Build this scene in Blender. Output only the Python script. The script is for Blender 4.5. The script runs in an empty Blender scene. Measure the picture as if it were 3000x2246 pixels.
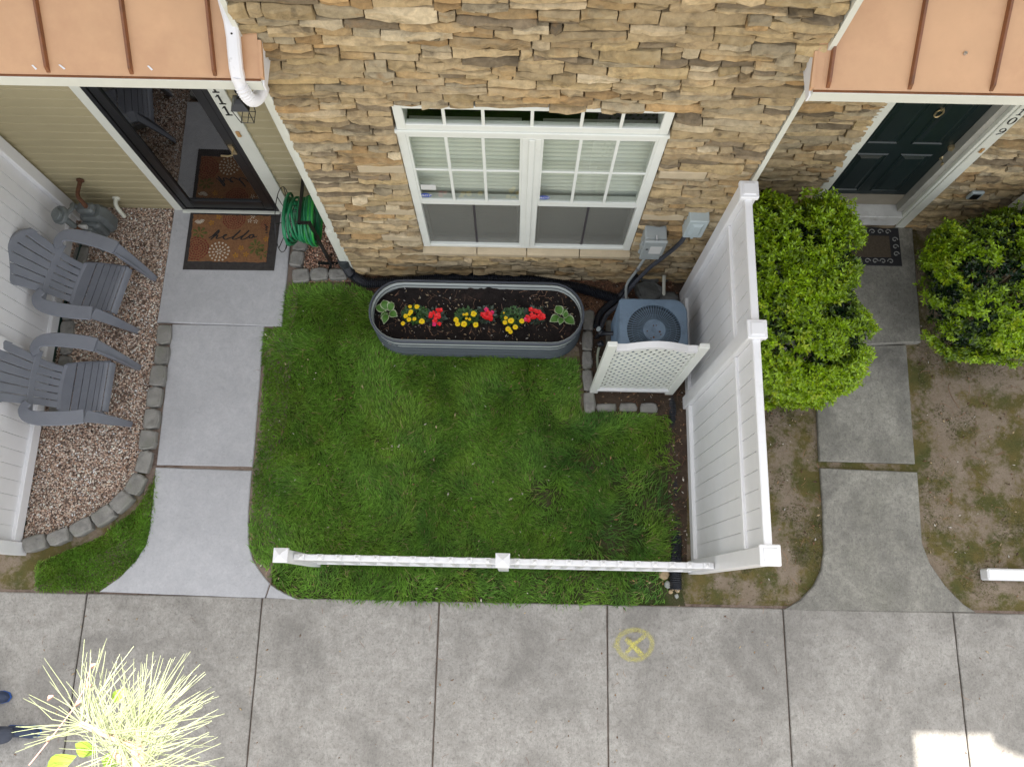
import bpy, math, random
import numpy as np
from mathutils import Vector, Matrix
random.seed(7); RS = np.random.RandomState(11)
SC = bpy.context.scene
COL = SC.collection
R = math.radians
# ------------------------------------------------------------------ camera, sky, sun, exposure
CAMZ = 7.4; FPX = 2400.0
RM = Matrix(((0.9997800136795068, -0.020751910698926703, 0.003046711234918),
             (0.02084782640251088, 0.9672757267473058, -0.2528696039063653),
             (0.00230051761479337, 0.25287749335956156, 0.9674955715510479)))
cam = bpy.data.objects.new('camera', bpy.data.cameras.new('camera')); COL.objects.link(cam)
cam.data.sensor_width = 36; cam.data.lens = 36 * FPX / 3000
cam.data.clip_start = 0.05; cam.data.clip_end = 500
cam.matrix_world = Matrix.Translation((0, 0, CAMZ)) @ RM.to_4x4()
SC.camera = cam
SUN_EL = 56
w = bpy.data.worlds.new('World'); SC.world = w; w.use_nodes = True
nt = w.node_tree; bg = nt.nodes['Background']
sky = nt.nodes.new('ShaderNodeTexSky'); sky.sky_type = 'NISHITA'; sky.sun_disc = False
sky.sun_elevation = R(SUN_EL); sky.sun_rotation = 0; sky.dust_density = 3.0; sky.air_density = 1.0; sky.ozone_density = 0.6
hs = nt.nodes.new('ShaderNodeHueSaturation'); hs.inputs['Saturation'].default_value = 0.14
nt.links.new(sky.outputs[0], hs.inputs['Color']); nt.links.new(hs.outputs[0], bg.inputs['Color'])
bg.inputs['Strength'].default_value = 0.15
sl = bpy.data.lights.new('sun', 'SUN'); sl.energy = 5.0; sl.angle = R(0.53); sl.color = (1.0, 0.95, 0.87)
so = bpy.data.objects.new('sun', sl); COL.objects.link(so); so.rotation_euler = (R(-(90 - SUN_EL)), 0, 0)
vs = SC.view_settings; vs.view_transform = 'Standard'; vs.look = 'None'; vs.gamma = 1; vs.exposure = 1.72
vs.use_curve_mapping = False
SC.render.engine = 'CYCLES'

# ------------------------------------------------------------------ helpers
def ray(px, py):
    return RM @ Vector(((px - 1500) / FPX, -(py - 1123) / FPX, -1))
def G(px, py, z=0.0):           # point of the place at height z seen in that direction from the survey point
    r = ray(px, py); t = (z - CAMZ) / r.z; return Vector((r.x * t, r.y * t, z))
def W(px, py, y):               # point on the upright plane y = const
    r = ray(px, py); t = y / r.y; return Vector((r.x * t, y, CAMZ + r.z * t))
def G2(px, py, z=0.0):
    v = G(px, py, z); return (v.x, v.y)

class MB:
    def __init__(s): s.v = []; s.f = []; s.c = None; s.sm = []
    def add(s, vs, fs, smooth=False):
        b = len(s.v); s.v += [tuple(x) for x in vs]; s.f += [tuple(i + b for i in f) for f in fs]
        s.sm += [smooth] * len(fs); return s
    def box(s, a, b, rot=None, piv=None):
        (x0, y0, z0), (x1, y1, z1) = a, b
        vs = [Vector(p) for p in ((x0,y0,z0),(x1,y0,z0),(x1,y1,z0),(x0,y1,z0),(x0,y0,z1),(x1,y0,z1),(x1,y1,z1),(x0,y1,z1))]
        if rot is not None:
            piv = Vector(piv) if piv is not None else sum(vs, Vector()) / 8
            vs = [rot @ (v - piv) + piv for v in vs]
        return s.add(vs, [(0,3,2,1),(4,5,6,7),(0,1,5,4),(1,2,6,5),(2,3,7,6),(3,0,4,7)])
    def bbox(s, a, b, bv=0.005):     # bevelled box
        (x0, y0, z0), (x1, y1, z1) = a, b
        poly = [(x0+bv,y0),(x1-bv,y0),(x1,y0+bv),(x1,y1-bv),(x1-bv,y1),(x0+bv,y1),(x0,y1-bv),(x0,y0+bv)]
        def ring(z, k): 
            cx, cy = (x0+x1)/2, (y0+y1)/2
            return [(cx+(x-cx)*(1-k/max(1e-6,(x1-x0)/2)), cy+(y-cy)*(1-k/max(1e-6,(y1-y0)/2)), z) for x, y in poly]
        return s.rings([ring(z0, bv), ring(z0+bv, 0), ring(z1-bv, 0), ring(z1, bv)], cap=True)
    def rings(s, rs, cap=True, closed=True, smooth=False):
        n = len(rs[0]); vs = [p for r in rs for p in r]; fs = []
        for i in range(len(rs)-1):
            for j in range(n if closed else n-1):
                k = (j+1) % n; fs.append((i*n+j, i*n+k, (i+1)*n+k, (i+1)*n+j))
        s.add(vs, fs, smooth)
        if cap and closed:
            b = len(s.v) - len(vs)
            s.f.append(tuple(b + j for j in range(n))[::-1]); s.f.append(tuple(b + (len(rs)-1)*n + j for j in range(n))); s.sm += [False, False]
        return s
    def tube(s, pts, r, n=8, cap=True, smooth=True, rad=None):
        pts = [Vector(p) for p in pts]; rs = []
        t0 = (pts[1]-pts[0]).normalized(); up = Vector((0,0,1)) if abs(t0.z) < .9 else Vector((1,0,0))
        a = t0.cross(up).normalized(); 
        for i, p in enumerate(pts):
            t = (pts[min(i+1,len(pts)-1)] - pts[max(i-1,0)]).normalized()
            a = (a - t*a.dot(t)); a = a.normalized() if a.length > 1e-6 else t.orthogonal().normalized()
            b = t.cross(a); rr = rad[i] if rad else r
            rs.append([p + (a*math.cos(2*math.pi*k/n) + b*math.sin(2*math.pi*k/n))*rr for k in range(n)])
        return s.rings(rs, cap, True, smooth)
    def disc(s, c, r, h, n=24, axis='z', smooth=True):
        c = Vector(c); ax = {'x':Vector((1,0,0)),'y':Vector((0,1,0)),'z':Vector((0,0,1))}[axis] if isinstance(axis, str) else Vector(axis)
        a = ax.orthogonal().normalized(); b = ax.cross(a)
        ring = lambda h, r: [c + ax*h + (a*math.cos(2*math.pi*k/n) + b*math.sin(2*math.pi*k/n))*r for k in range(n)]
        return s.rings([ring(0, r), ring(h*.8, r), ring(h, r*.94)], True, True, False)
    def slab(s, poly, z0, z1, bv=.006, top_noise=0):
        P = [Vector((p[0], p[1])) for p in poly]
        A = sum(P[i].x*P[(i+1)%len(P)].y - P[(i+1)%len(P)].x*P[i].y for i in range(len(P)))
        if A < 0: P.reverse()
        n = len(P); ins = []
        for i in range(n):
            d1 = (P[i]-P[i-1]).normalized(); d2 = (P[(i+1)%n]-P[i]).normalized()
            nn = Vector((-(d1.y+d2.y), d1.x+d2.x)); L = nn.length
            nn = nn/L if L > 1e-5 else Vector((-d1.y, d1.x)); ins.append(P[i] + nn*bv)
        rs = [[(p.x,p.y,z0) for p in P], [(p.x,p.y,z1-bv) for p in P], [(q.x,q.y,z1+(random.uniform(-1,1)*top_noise)) for q in ins]]
        return s.rings(rs, True)
    def ribbon(s, pts, hw, side, th, smooth=True):   # flat bar following pts; side vector, half width list
        pts = [Vector(p) for p in pts]; side = Vector(side).normalized() if not isinstance(side, list) else side; rs = []
        for i, p in enumerate(pts):
            t = (pts[min(i+1,len(pts)-1)] - pts[max(i-1,0)]).normalized(); sd = side[i] if isinstance(side, list) else side
            nn = t.cross(sd).normalized(); h = hw[i] if isinstance(hw, (list, tuple)) else hw
            e = min(.35*th, h*.4)
            rs.append([p-sd*h-nn*(th/2-e), p-sd*(h-e)-nn*th/2, p+sd*(h-e)-nn*th/2, p+sd*h-nn*(th/2-e), p+sd*h+nn*(th/2-e), p+sd*(h-e)+nn*th/2, p-sd*(h-e)+nn*th/2, p-sd*h+nn*(th/2-e)])
        return s.rings(rs, True, True, smooth)

def mesh_from(mb, name, mat, off=(0,0,0), sharp=40):
    me = bpy.data.meshes.new(name); o = Vector(off)
    me.from_pydata([(v[0]-o.x, v[1]-o.y, v[2]-o.z) for v in mb.v], [], mb.f)
    if any(mb.sm):
        me.polygons.foreach_set('use_smooth', mb.sm)
        try: me.set_sharp_from_angle(angle=R(sharp))
        except Exception: pass
    if mb.c is not None:
        at = me.color_attributes.new('tint', 'FLOAT_COLOR', 'POINT')
        at.data.foreach_set('color', np.array(mb.c, dtype=np.float32).ravel())
    me.materials.append(mat); me.update(); return me
def fastmesh(name, V, F, mat, C=None, off=(0,0,0), smooth=False):
    """V (n,3), F (m,k) same-size faces"""
    me = bpy.data.meshes.new(name); V = np.asarray(V, dtype=np.float32) - np.array(off, dtype=np.float32); F = np.asarray(F, dtype=np.int32)
    me.vertices.add(len(V)); me.vertices.foreach_set('co', V.ravel())
    k = F.shape[1]; me.loops.add(F.size); me.loops.foreach_set('vertex_index', F.ravel())
    me.polygons.add(len(F)); me.polygons.foreach_set('loop_start', np.arange(0, F.size, k, dtype=np.int32))
    me.polygons.foreach_set('loop_total', np.full(len(F), k, dtype=np.int32))
    if smooth: me.polygons.foreach_set('use_smooth', np.ones(len(F), dtype=bool))
    if C is not None:
        C = np.asarray(C, dtype=np.float32)
        if C.shape[1] == 3: C = np.concatenate([C, np.ones((len(C),1), dtype=np.float32)], 1)
        at = me.color_attributes.new('tint', 'FLOAT_COLOR', 'POINT'); at.data.foreach_set('color', C.ravel())
    me.materials.append(mat); me.update(); me.validate(); return me
def thing(name, label, cat, loc=(0,0,0), rz=0, group=None):
    o = bpy.data.objects.new(name, None); COL.objects.link(o); o.location = loc; o.rotation_euler = (0,0,rz)
    o.empty_display_size = .1; o['label'] = label; o['category'] = cat
    if group: o['group'] = group
    return o
def setting(name, loc=(0,0,0)):
    o = bpy.data.objects.new(name, None); COL.objects.link(o); o.location = loc; o['kind'] = 'structure'; return o
def root_off(p):
    off = Vector((0,0,0))
    while p is not None: off += p.location; p = p.parent
    return off
def part(name, mb, mat, parent, label=None, local=False, sharp=40, kind=None):
    me = mb if isinstance(mb, bpy.types.Mesh) else mesh_from(mb, name, mat, (0,0,0) if local else root_off(parent), sharp)
    o = bpy.data.objects.new(name, me); COL.objects.link(o); o.parent = parent
    if label: o['label'] = label
    if kind: o['kind'] = kind
    return o
def solo(name, mb, mat, label=None, cat=None, group=None, kind=None, sharp=40):
    if isinstance(mb, bpy.types.Mesh): me = mb; loc = (0,0,0)
    else:
        xs = [v[0] for v in mb.v]; ys = [v[1] for v in mb.v]; zs = [v[2] for v in mb.v]
        loc = ((min(xs)+max(xs))/2, (min(ys)+max(ys))/2, min(zs)) if kind is None else (0,0,0)
        me = mesh_from(mb, name, mat, loc, sharp)
    o = bpy.data.objects.new(name, me); COL.objects.link(o); o.location = loc
    if label: o['label'] = label
    if cat: o['category'] = cat
    if group: o['group'] = group
    if kind: o['kind'] = kind
    return o
def copy_tree(o, parent=None):
    c = o.copy(); COL.objects.link(c)
    if parent is not None: c.parent = parent
    for ch in [x for x in bpy.data.objects if x.parent == o]: copy_tree(ch, c)
    return c

# ------------------------------------------------------------------ materials
def new_mat(name):
    m = bpy.data.materials.new(name); m.use_nodes = True; return m, m.node_tree, m.node_tree.nodes['Principled BSDF']
def N(nt, t, **kw):
    n = nt.nodes.new(t)
    for k, v in kw.items():
        if k in n.inputs: n.inputs[k].default_value = v
        else: setattr(n, k, v)
    return n
def mixc(nt, fac, a, b, blend='MIX'):
    n = nt.nodes.new('ShaderNodeMix'); n.data_type = 'RGBA'; n.blend_type = blend
    for s, x in ((0, fac), (6, a), (7, b)):
        if isinstance(x, bpy.types.NodeSocket): nt.links.new(x, n.inputs[s])
        else: n.inputs[s].default_value = x if s == 0 else (*x[:3], 1)
    return n.outputs[2]
def ramp(nt, src, lo, hi, smooth=False):
    n = nt.nodes.new('ShaderNodeMapRange'); n.inputs[1].default_value = lo; n.inputs[2].default_value = hi
    if smooth: n.interpolation_type = 'SMOOTHSTEP'
    nt.links.new(src, n.inputs[0]); return n.outputs[0]
def pos(nt, scale=(1,1,1)):
    g = nt.nodes.new('ShaderNodeNewGeometry'); m = nt.nodes.new('ShaderNodeVectorMath'); m.operation = 'MULTIPLY'
    m.inputs[1].default_value = scale; nt.links.new(g.outputs['Position'], m.inputs[0]); return m.outputs[0]
def noise(nt, vec, scale, detail=4, rough=.6, dist=0):
    n = N(nt, 'ShaderNodeTexNoise', Scale=scale, Detail=detail, Roughness=rough, Distortion=dist); nt.links.new(vec, n.inputs['Vector']); return n.outputs['Fac']
def voro(nt, vec, scale, out='Distance'):
    n = N(nt, 'ShaderNodeTexVoronoi', Scale=scale); nt.links.new(vec, n.inputs['Vector']); return n.outputs[out]
def bump(nt, b, h, strength=.3, dist=.01):
    n = N(nt, 'ShaderNodeBump', Strength=strength, Distance=dist); nt.links.new(h, n.inputs['Height'])
    nt.links.new(n.outputs[0], b.inputs['Normal']); return n
def plain(name, c, rough=.5, metal=0, var=.12, vs=6, bmp=0, bs=60, spec=.5, dirt=None):
    m, nt, b = new_mat(name); p = pos(nt)
    n1 = noise(nt, p, vs, 5); c = tuple(c)
    lo = tuple(x*(1-var) for x in c); hi = tuple(min(1, x*(1+var)) for x in c)
    o = mixc(nt, ramp(nt, n1, .3, .7), lo, hi)
    if dirt:
        n2 = noise(nt, p, dirt[1], 8, .7); o = mixc(nt, ramp(nt, n2, dirt[2], dirt[3]), o, dirt[0])
    nt.links.new(o, b.inputs['Base Color']); b.inputs['Roughness'].default_value = rough; b.inputs['Metallic'].default_value = metal
    b.inputs['Specular IOR Level'].default_value = spec
    if bmp: bump(nt, b, noise(nt, p, bs, 6, .7), bmp)
    return m
def concrete(name, base, dark, light, stain=.5, green=0, streak=False, spk=.55):
    m, nt, b = new_mat(name); p = pos(nt)
    big = noise(nt, p, 1.3, 5, .65, .6); mid = noise(nt, p, 11, 10, .84, .7); fine = noise(nt, p, 48, 6, .8, .5)
    o = mixc(nt, ramp(nt, mid, .42, .60), base, light)
    nb = N(nt, 'ShaderNodeMath', operation='MULTIPLY'); nt.links.new(ramp(nt, big, .42, .68), nb.inputs[0]); nb.inputs[1].default_value = stain
    o = mixc(nt, nb.outputs[0], o, dark)
    nf = N(nt, 'ShaderNodeMath', operation='MULTIPLY'); nt.links.new(ramp(nt, fine, .50, .66), nf.inputs[0]); nf.inputs[1].default_value = spk
    o = mixc(nt, nf.outputs[0], o, tuple(x*.6 for x in dark))
    # small pits and specks
    v = voro(nt, p, 38); sp = ramp(nt, v, .10, .05); ms = noise(nt, p, 4, 3); mm = N(nt, 'ShaderNodeMath', operation='MULTIPLY')
    nt.links.new(sp, mm.inputs[0]); nt.links.new(ramp(nt, ms, .5, .62), mm.inputs[1]); o = mixc(nt, mm.outputs[0], o, tuple(x*.35 for x in dark))
    v2 = voro(nt, p, 23); sp2 = ramp(nt, v2, .07, .03); mm2 = N(nt, 'ShaderNodeMath', operation='MULTIPLY'); nt.links.new(sp2, mm2.inputs[0]); nt.links.new(ramp(nt, ms, .52, .42), mm2.inputs[1])
    o = mixc(nt, mm2.outputs[0], o, tuple(min(1, x*1.45) for x in light))
    if streak:
        st = noise(nt, pos(nt, (14, 3, 1)), 3, 7, .8, 2.5); s3 = N(nt, 'ShaderNodeMath', operation='MULTIPLY'); nt.links.new(ramp(nt, st, .5, .68), s3.inputs[0]); s3.inputs[1].default_value = .4
        o = mixc(nt, s3.outputs[0], o, tuple(x*.75 for x in dark))
        s4 = noise(nt, pos(nt, (1, 1, 1)), 26, 7, .85, 3.0); s5 = N(nt, 'ShaderNodeMath', operation='MULTIPLY'); nt.links.new(ramp(nt, s4, .55, .7), s5.inputs[0]); s5.inputs[1].default_value = .55
        o = mixc(nt, s5.outputs[0], o, tuple(min(1, x*1.12) for x in light))
    if green:
        g = noise(nt, p, 1.7, 4, .6, .4); gm = N(nt, 'ShaderNodeMath', operation='MULTIPLY'); nt.links.new(ramp(nt, g, .5, .7), gm.inputs[0]); gm.inputs[1].default_value = green
        o = mixc(nt, gm.outputs[0], o, (.12,.13,.06))
    nt.links.new(o, b.inputs['Base Color']); b.inputs['Roughness'].default_value = .88; b.inputs['Specular IOR Level'].default_value = .3
    bump(nt, b, fine, .25, .006); return m
def tinted(name, rough=.8, var=.25, vs=12, bmp=.4, bs=30, spec=.35, trans=0, patches=None, bd=.01):
    m, nt, b = new_mat(name); p = pos(nt)
    a = N(nt, 'ShaderNodeAttribute', attribute_name='tint'); n1 = noise(nt, p, vs, 6, .65, .4)
    o = mixc(nt, 1.0, a.outputs['Color'], mixc(nt, ramp(nt, n1, .3, .7), (1-var,)*3, (1+var,)*3), 'MULTIPLY')
    if patches:
        for c, sc, lo, hi, k in patches:
            n2 = noise(nt, pos(nt, (1,1,1.8)), sc, 5, .6, .8); mm = N(nt, 'ShaderNodeMath', operation='MULTIPLY'); nt.links.new(ramp(nt, n2, lo, hi), mm.inputs[0]); mm.inputs[1].default_value = k
            o = mixc(nt, mm.outputs[0], o, c)
    nt.links.new(o, b.inputs['Base Color']); b.inputs['Roughness'].default_value = rough; b.inputs['Specular IOR Level'].default_value = spec
    if bmp: bump(nt, b, noise(nt, p, bs, 7, .7), bmp, bd)
    if trans:
        t = nt.nodes.new('ShaderNodeBsdfTranslucent'); nt.links.new(o, t.inputs['Color']); mx = nt.nodes.new('ShaderNodeMixShader'); mx.inputs[0].default_value = trans
        nt.links.new(b.outputs[0], mx.inputs[1]); nt.links.new(t.outputs[0], mx.inputs[2]); nt.links.new(mx.outputs[0], nt.nodes['Material Output'].inputs['Surface'])
    return m
def glass_mat(name, ior=1.55, tint=(.9,.95,.93), kk=1.7):
    m, nt, b = new_mat(name); nt.nodes.remove(b)
    t = N(nt, 'ShaderNodeBsdfTransparent'); t.inputs[0].default_value = (*tint, 1); g = N(nt, 'ShaderNodeBsdfGlossy'); g.inputs['Roughness'].default_value = 0.0
    f = N(nt, 'ShaderNodeFresnel', IOR=ior); k = N(nt, 'ShaderNodeMath', operation='MULTIPLY'); k.inputs[1].default_value = kk; k.use_clamp = True
    gb = N(nt, 'ShaderNodeNewGeometry'); iv = N(nt, 'ShaderNodeMath', operation='SUBTRACT'); iv.inputs[0].default_value = 1; nt.links.new(gb.outputs['Backfacing'], iv.inputs[1]); mu = N(nt, 'ShaderNodeMath', operation='MULTIPLY'); nt.links.new(f.outputs[0], mu.inputs[0]); nt.links.new(iv.outputs[0], mu.inputs[1])
    nt.links.new(mu.outputs[0], k.inputs[0]); mx = nt.nodes.new('ShaderNodeMixShader'); nt.links.new(k.outputs[0], mx.inputs[0]); nt.links.new(t.outputs[0], mx.inputs[1]); nt.links.new(g.outputs[0], mx.inputs[2])
    nt.links.new(mx.outputs[0], nt.nodes['Material Output'].inputs['Surface']); return m

M_walk = concrete('pale_concrete', (.43,.43,.445), (.30,.30,.31), (.49,.49,.50), .4, spk=.22)
M_side = concrete('grey_concrete', (.285,.268,.242), (.155,.145,.13), (.39,.372,.34), .7, 0, True)
M_path = concrete('stained_concrete', (.245,.235,.205), (.11,.105,.095), (.36,.345,.30), .8, .10, True)
M_vinyl = plain('white_vinyl', (.78,.78,.79), .35, var=.03, dirt=((.45,.44,.40), 3, .60, .95))
M_trim = plain('cream_trim', (.66,.67,.60), .4, var=.04, dirt=((.40,.40,.33), 4, .60, .95))
M_trimw = plain('window_vinyl', (.76,.78,.73), .35, var=.03, dirt=((.5,.5,.42), 5, .62, .95))
M_siding = plain('tan_siding', (.36,.31,.185), .55, var=.05, vs=3, bmp=.08, bs=90)
M_copper = plain('copper_sheet', (.62,.37,.205), .42, metal=0, var=.08, vs=2.2, dirt=((.50,.27,.15), 1.6, .50, .85), spec=.5)
M_copperd = plain('copper_seam', (.22,.085,.035), .4, var=.15, vs=12, dirt=((.10,.05,.03), 8, .5, .75))
M_white = plain('white_metal', (.80,.80,.82), .35, var=.02, dirt=((.35,.34,.33), 14, .60, .80))
M_black = plain('black_frame', (.012,.012,.013), .3, var=.2)
M_bplastic = plain('black_plastic', (.012,.014,.020), .38, var=.3, vs=20, dirt=((.08,.07,.06), 9, .58, .85))
M_dgreen = plain('dark_green_paint', (.006,.014,.015), .35, var=.15, bmp=.03)
M_dark = plain('dark_interior', (.02,.02,.02), .9)
M_green_strip = plain('green_edging_plastic', (.012,.04,.03), .5)
M_chair = plain('grey_resin', (.195,.207,.238), .42, var=.05, vs=5, bmp=.03, bs=200, dirt=((.155,.165,.20), 7, .5, .85))
M_ac = plain('slate_metal', (.145,.21,.29), .5, var=.10, vs=7, dirt=((.07,.10,.14), 5, .5, .8))
M_acd = plain('slate_metal_dark', (.05,.07,.085), .55, var=.2)
M_rust = plain('rust', (.10,.040,.018), .85, var=.35, vs=40)
M_planter = plain('planter_outside', (.072,.087,.10), .5, var=.05, spec=.4, dirt=((.06,.07,.08), 5, .55, .85))
M_planterin = plain('planter_inside', (.48,.52,.50), .45, var=.04)
M_steel = plain('steel', (.55,.55,.56), .3, metal=.8)
M_brass = plain('satin_brass', (.55,.44,.26), .28, metal=.8)
M_hose = plain('green_hose', (.018,.20,.085), .38, var=.3, vs=9)
M_hoseb = plain('bright_green_hose', (.03,.34,.06), .35, var=.15)
M_meter = plain('meter_grey', (.13,.145,.145), .5, var=.12, vs=10, dirt=((.06,.06,.06), 9, .52, .8))
M_boxg = plain('pale_grey_box', (.46,.53,.54), .4, var=.04)
M_boxd = plain('disconnect_grey', (.33,.36,.36), .45, var=.06)
M_label = plain('paper_label', (.62,.62,.60), .6, var=.05)
M_red = plain('red_plate', (.35,.03,.03), .4)
M_blue = plain('blue_sticker', (.01,.06,.42), .35)
M_pvc = plain('white_pvc', (.72,.72,.62), .4, var=.04)
M_ink = plain('black_ink', (.012,.012,.012), .6)
M_yel = plain('marigold_yellow', (.95,.70,.008), .6, var=.08, vs=90)
M_yelc = plain('marigold_centre', (.75,.36,.003), .7, var=.1, vs=90)
M_redf = plain('begonia_red', (.80,.008,.012), .45, var=.15, vs=90)
M_pink = plain('begonia_pink', (.75,.02,.14), .45)
M_quoin = plain('cast_sill_stone', (.50,.41,.275), .8, var=.10, vs=9, bmp=.25, bs=70)
M_edge = plain('edging_block', (.25,.24,.22), .9, var=.28, vs=14, bmp=1.0, bs=30, dirt=((.10,.11,.07), 7, .50, .80))
M_rock = plain('wet_rock', (.10,.105,.10), .45, var=.4, vs=10, bmp=.6, bs=20)
M_tanrock = plain('tan_rock', (.42,.31,.18), .85, var=.2, vs=20, bmp=.5, bs=40)
M_yspray = None
M_brown = plain('coir', (.22,.105,.045), .95, var=.25, vs=60, bmp=.5, bs=300)
M_rubber = plain('rubber_border', (.035,.03,.028), .8, var=.3, vs=30, bmp=.4, bs=60)
M_grass = tinted('grass_blade', .55, .22, 5, 0, spec=.3, trans=.3)
M_leaf = tinted('bush_leaf', .32, .12, 9, 0, spec=.55, trans=.22)
M_stone = tinted('ledge_stone', .88, .28, 18, .75, 45, patches=[((.09,.07,.045), 4.4, .54, .68, .7), ((.52,.43,.28), 4.1, .54, .70, .45), ((.40,.23,.09), 6.3, .58, .72, .45)], bd=.012)
M_grit = tinted('grit', .85, .15, 40, 0)
M_wood = plain('bark', (.16,.10,.06), .9, var=.3, vs=15, bmp=.6, bs=20)
M_trous = plain('grey_trousers', (.07,.08,.11), .85, var=.12, vs=9, bmp=.2, bs=30)
M_shoe = plain('navy_shoe', (.03,.045,.09), .6, var=.15)
M_sole = plain('blue_sole', (.02,.09,.35), .6)
M_skin = plain('skin', (.42,.24,.16), .55)
M_shirt = plain('shirt', (.25,.27,.30), .85)
M_hair = plain('hair', (.03,.02,.015), .7)
M_blind = plain('blind_slat', (.72,.73,.66), .45, var=.03)
M_tan = plain('tan_plate', (.25,.22,.17), .5)
M_upper = plain('upper_siding', (.40,.36,.25), .6)
M_shingle = plain('roof_shingle', (.10,.09,.085), .9, var=.3, vs=20)
M_glass = glass_mat('window_glass', 1.5, (.95,.965,.94))
M_glassd = glass_mat('door_glass', 1.7, (.5,.5,.5), 2.3)
# insect screen: fine mesh, half see-through
M_screen, nt_, b_ = new_mat('insect_screen'); tr_ = N(nt_, 'ShaderNodeBsdfTransparent'); mx_ = N(nt_, 'ShaderNodeMixShader'); mx_.inputs[0].default_value = .55
b_.inputs['Base Color'].default_value = (.20,.20,.18,1); b_.inputs['Roughness'].default_value = .6
nt_.links.new(tr_.outputs[0], mx_.inputs[1]); nt_.links.new(b_.outputs[0], mx_.inputs[2]); nt_.links.new(mx_.outputs[0], nt_.nodes['Material Output'].inputs['Surface'])
# dirt with moss
def dirt_mat(name, soil, soil2, moss, mlo, mhi):
    m, nt, b = new_mat(name); p = pos(nt)
    o = mixc(nt, ramp(nt, noise(nt, p, 7, 6, .7), .35, .65), soil, soil2)
    g0 = noise(nt, p, 3.1, 6, .65, 0); g1 = noise(nt, p, 24, 8, .8, .3); ga = N(nt, 'ShaderNodeMath', operation='MULTIPLY_ADD'); nt.links.new(g1, ga.inputs[0]); ga.inputs[1].default_value = .45; nt.links.new(g0, ga.inputs[2]); gs_ = N(nt, 'ShaderNodeMath', operation='SUBTRACT'); nt.links.new(ga.outputs[0], gs_.inputs[0]); gs_.inputs[1].default_value = .225; g = gs_.outputs[0]; gg = mixc(nt, ramp(nt, noise(nt, p, 5, 4), .35, .65), moss, tuple(x*k for x, k in zip(moss, (1.8, 1.35, 1.5))))
    o = mixc(nt, ramp(nt, g, mlo, mhi), o, gg)
    f = noise(nt, p, 90, 5, .8); ff = N(nt, 'ShaderNodeMath', operation='MULTIPLY'); nt.links.new(ramp(nt, f, .52, .7), ff.inputs[0]); ff.inputs[1].default_value = .55
    o = mixc(nt, ff.outputs[0], o, tuple(x*.35 for x in soil))
    v = voro(nt, p, 30); sp = ramp(nt, v, .06, .03); o = mixc(nt, sp, o, tuple(min(1, x*1.3) for x in soil))
    nt.links.new(o, b.inputs['Base Color']); b.inputs['Roughness'].default_value = .95; b.inputs['Specular IOR Level'].default_value = .15
    bump(nt, b, noise(nt, p, 40, 8, .75), .8, .02); return m
M_dirt = dirt_mat('mossy_dirt', (.225,.175,.125), (.285,.23,.175), (.085,.088,.028), .44, .57)
M_lawnsoil = dirt_mat('lawn_soil', (.07,.06,.035), (.09,.08,.045), (.03,.05,.012), .40, .55)
M_mulch = dirt_mat('mulch_soil', (.06,.042,.03), (.10,.07,.05), (.035,.03,.02), .5, .7)
M_bedsoil = dirt_mat('gravel_bed_soil', (.24,.18,.145), (.28,.22,.18), (.06,.05,.04), .5, .7)
M_potting = dirt_mat('potting_soil', (.016,.013,.013), (.03,.024,.022), (.05,.035,.028), .60, .75)

# ------------------------------------------------------------------ noise / polygon utilities
_T = RS.rand(64, 64)
def vnoise(x, y, s):
    x = np.asarray(x)*s + 100.3; y = np.asarray(y)*s + 57.7; xi = np.floor(x).astype(int); yi = np.floor(y).astype(int); fx = x-xi; fy = y-yi
    fx = fx*fx*(3-2*fx); fy = fy*fy*(3-2*fy); t = lambda a, b: _T[a % 64, b % 64]
    return (t(xi,yi)*(1-fx)+t(xi+1,yi)*fx)*(1-fy)+(t(xi,yi+1)*(1-fx)+t(xi+1,yi+1)*fx)*fy
def inpoly(P, x, y):
    P = np.array(P); r = np.zeros(len(x), bool); j = len(P)-1
    for i in range(len(P)):
        c = ((P[i,1] > y) != (P[j,1] > y)) & (x < (P[j,0]-P[i,0])*(y-P[i,1])/(P[j,1]-P[i,1]+1e-12)+P[i,0]); r ^= c; j = i
    return r
def scatter(P, n):
    P = np.array(P); lo = P.min(0); hi = P.max(0); out = []
    tot = 0
    while tot < n:
        q = lo + RS.rand(n*2, 2)*(hi-lo); q = q[inpoly(P, q[:,0], q[:,1])]; out.append(q); tot += len(q)
    return np.concatenate(out)[:n]
def pxpoly(pts, z=0.0): return [G2(a, b, z) for a, b in pts]

# ------------------------------------------------------------------ ground, pavements
gm = MB(); gm.add([(-150,-150,-.035),(150,-150,-.035),(150,150,-.035),(-150,150,-.035)], [(0,1,2,3)])
solo('ground', gm, M_dirt, kind='structure')
def sheet(name, poly, z, mat):
    m = MB(); m.add([(x, y, z) for x, y in poly], [tuple(range(len(poly)))]); return solo(name, m, mat, kind='structure')
LAWN = [(852,838),(1060,842),(1110,870),(1200,1000),(1690,1060),(1700,1210),(1745,1216),(1960,1214),(1985,1300),(1985,1640),(1995,1720),(2010,1774),(1700,1770),(1300,1763),(878,1752),(800,1712),(750,1655),(730,1600),(727,1500),(742,1368),(762,1140),(778,965),(826,957),(838,880)]
lawn_poly = pxpoly(LAWN)
sheet('lawn_soil', lawn_poly, -.028, M_lawnsoil)
LEFTL = [(95,1728),(98,1650),(190,1612),(300,1568),(400,1482),(450,1390),(457,1368),(448,1500),(434,1590),(398,1640),(345,1685),(285,1726)]
leftl_poly = pxpoly(LEFTL)
mulch_poly = [(-1.66,3.08),(1.66,3.08),(1.56,.34),(1.40,.34),(1.42,1.62),(.68,1.60),(.60,2.30),(.4,2.45),(-1.1,2.6),(-1.66,2.74)]
sheet('mulch_bed', mulch_poly, -.022, M_mulch)
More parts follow.
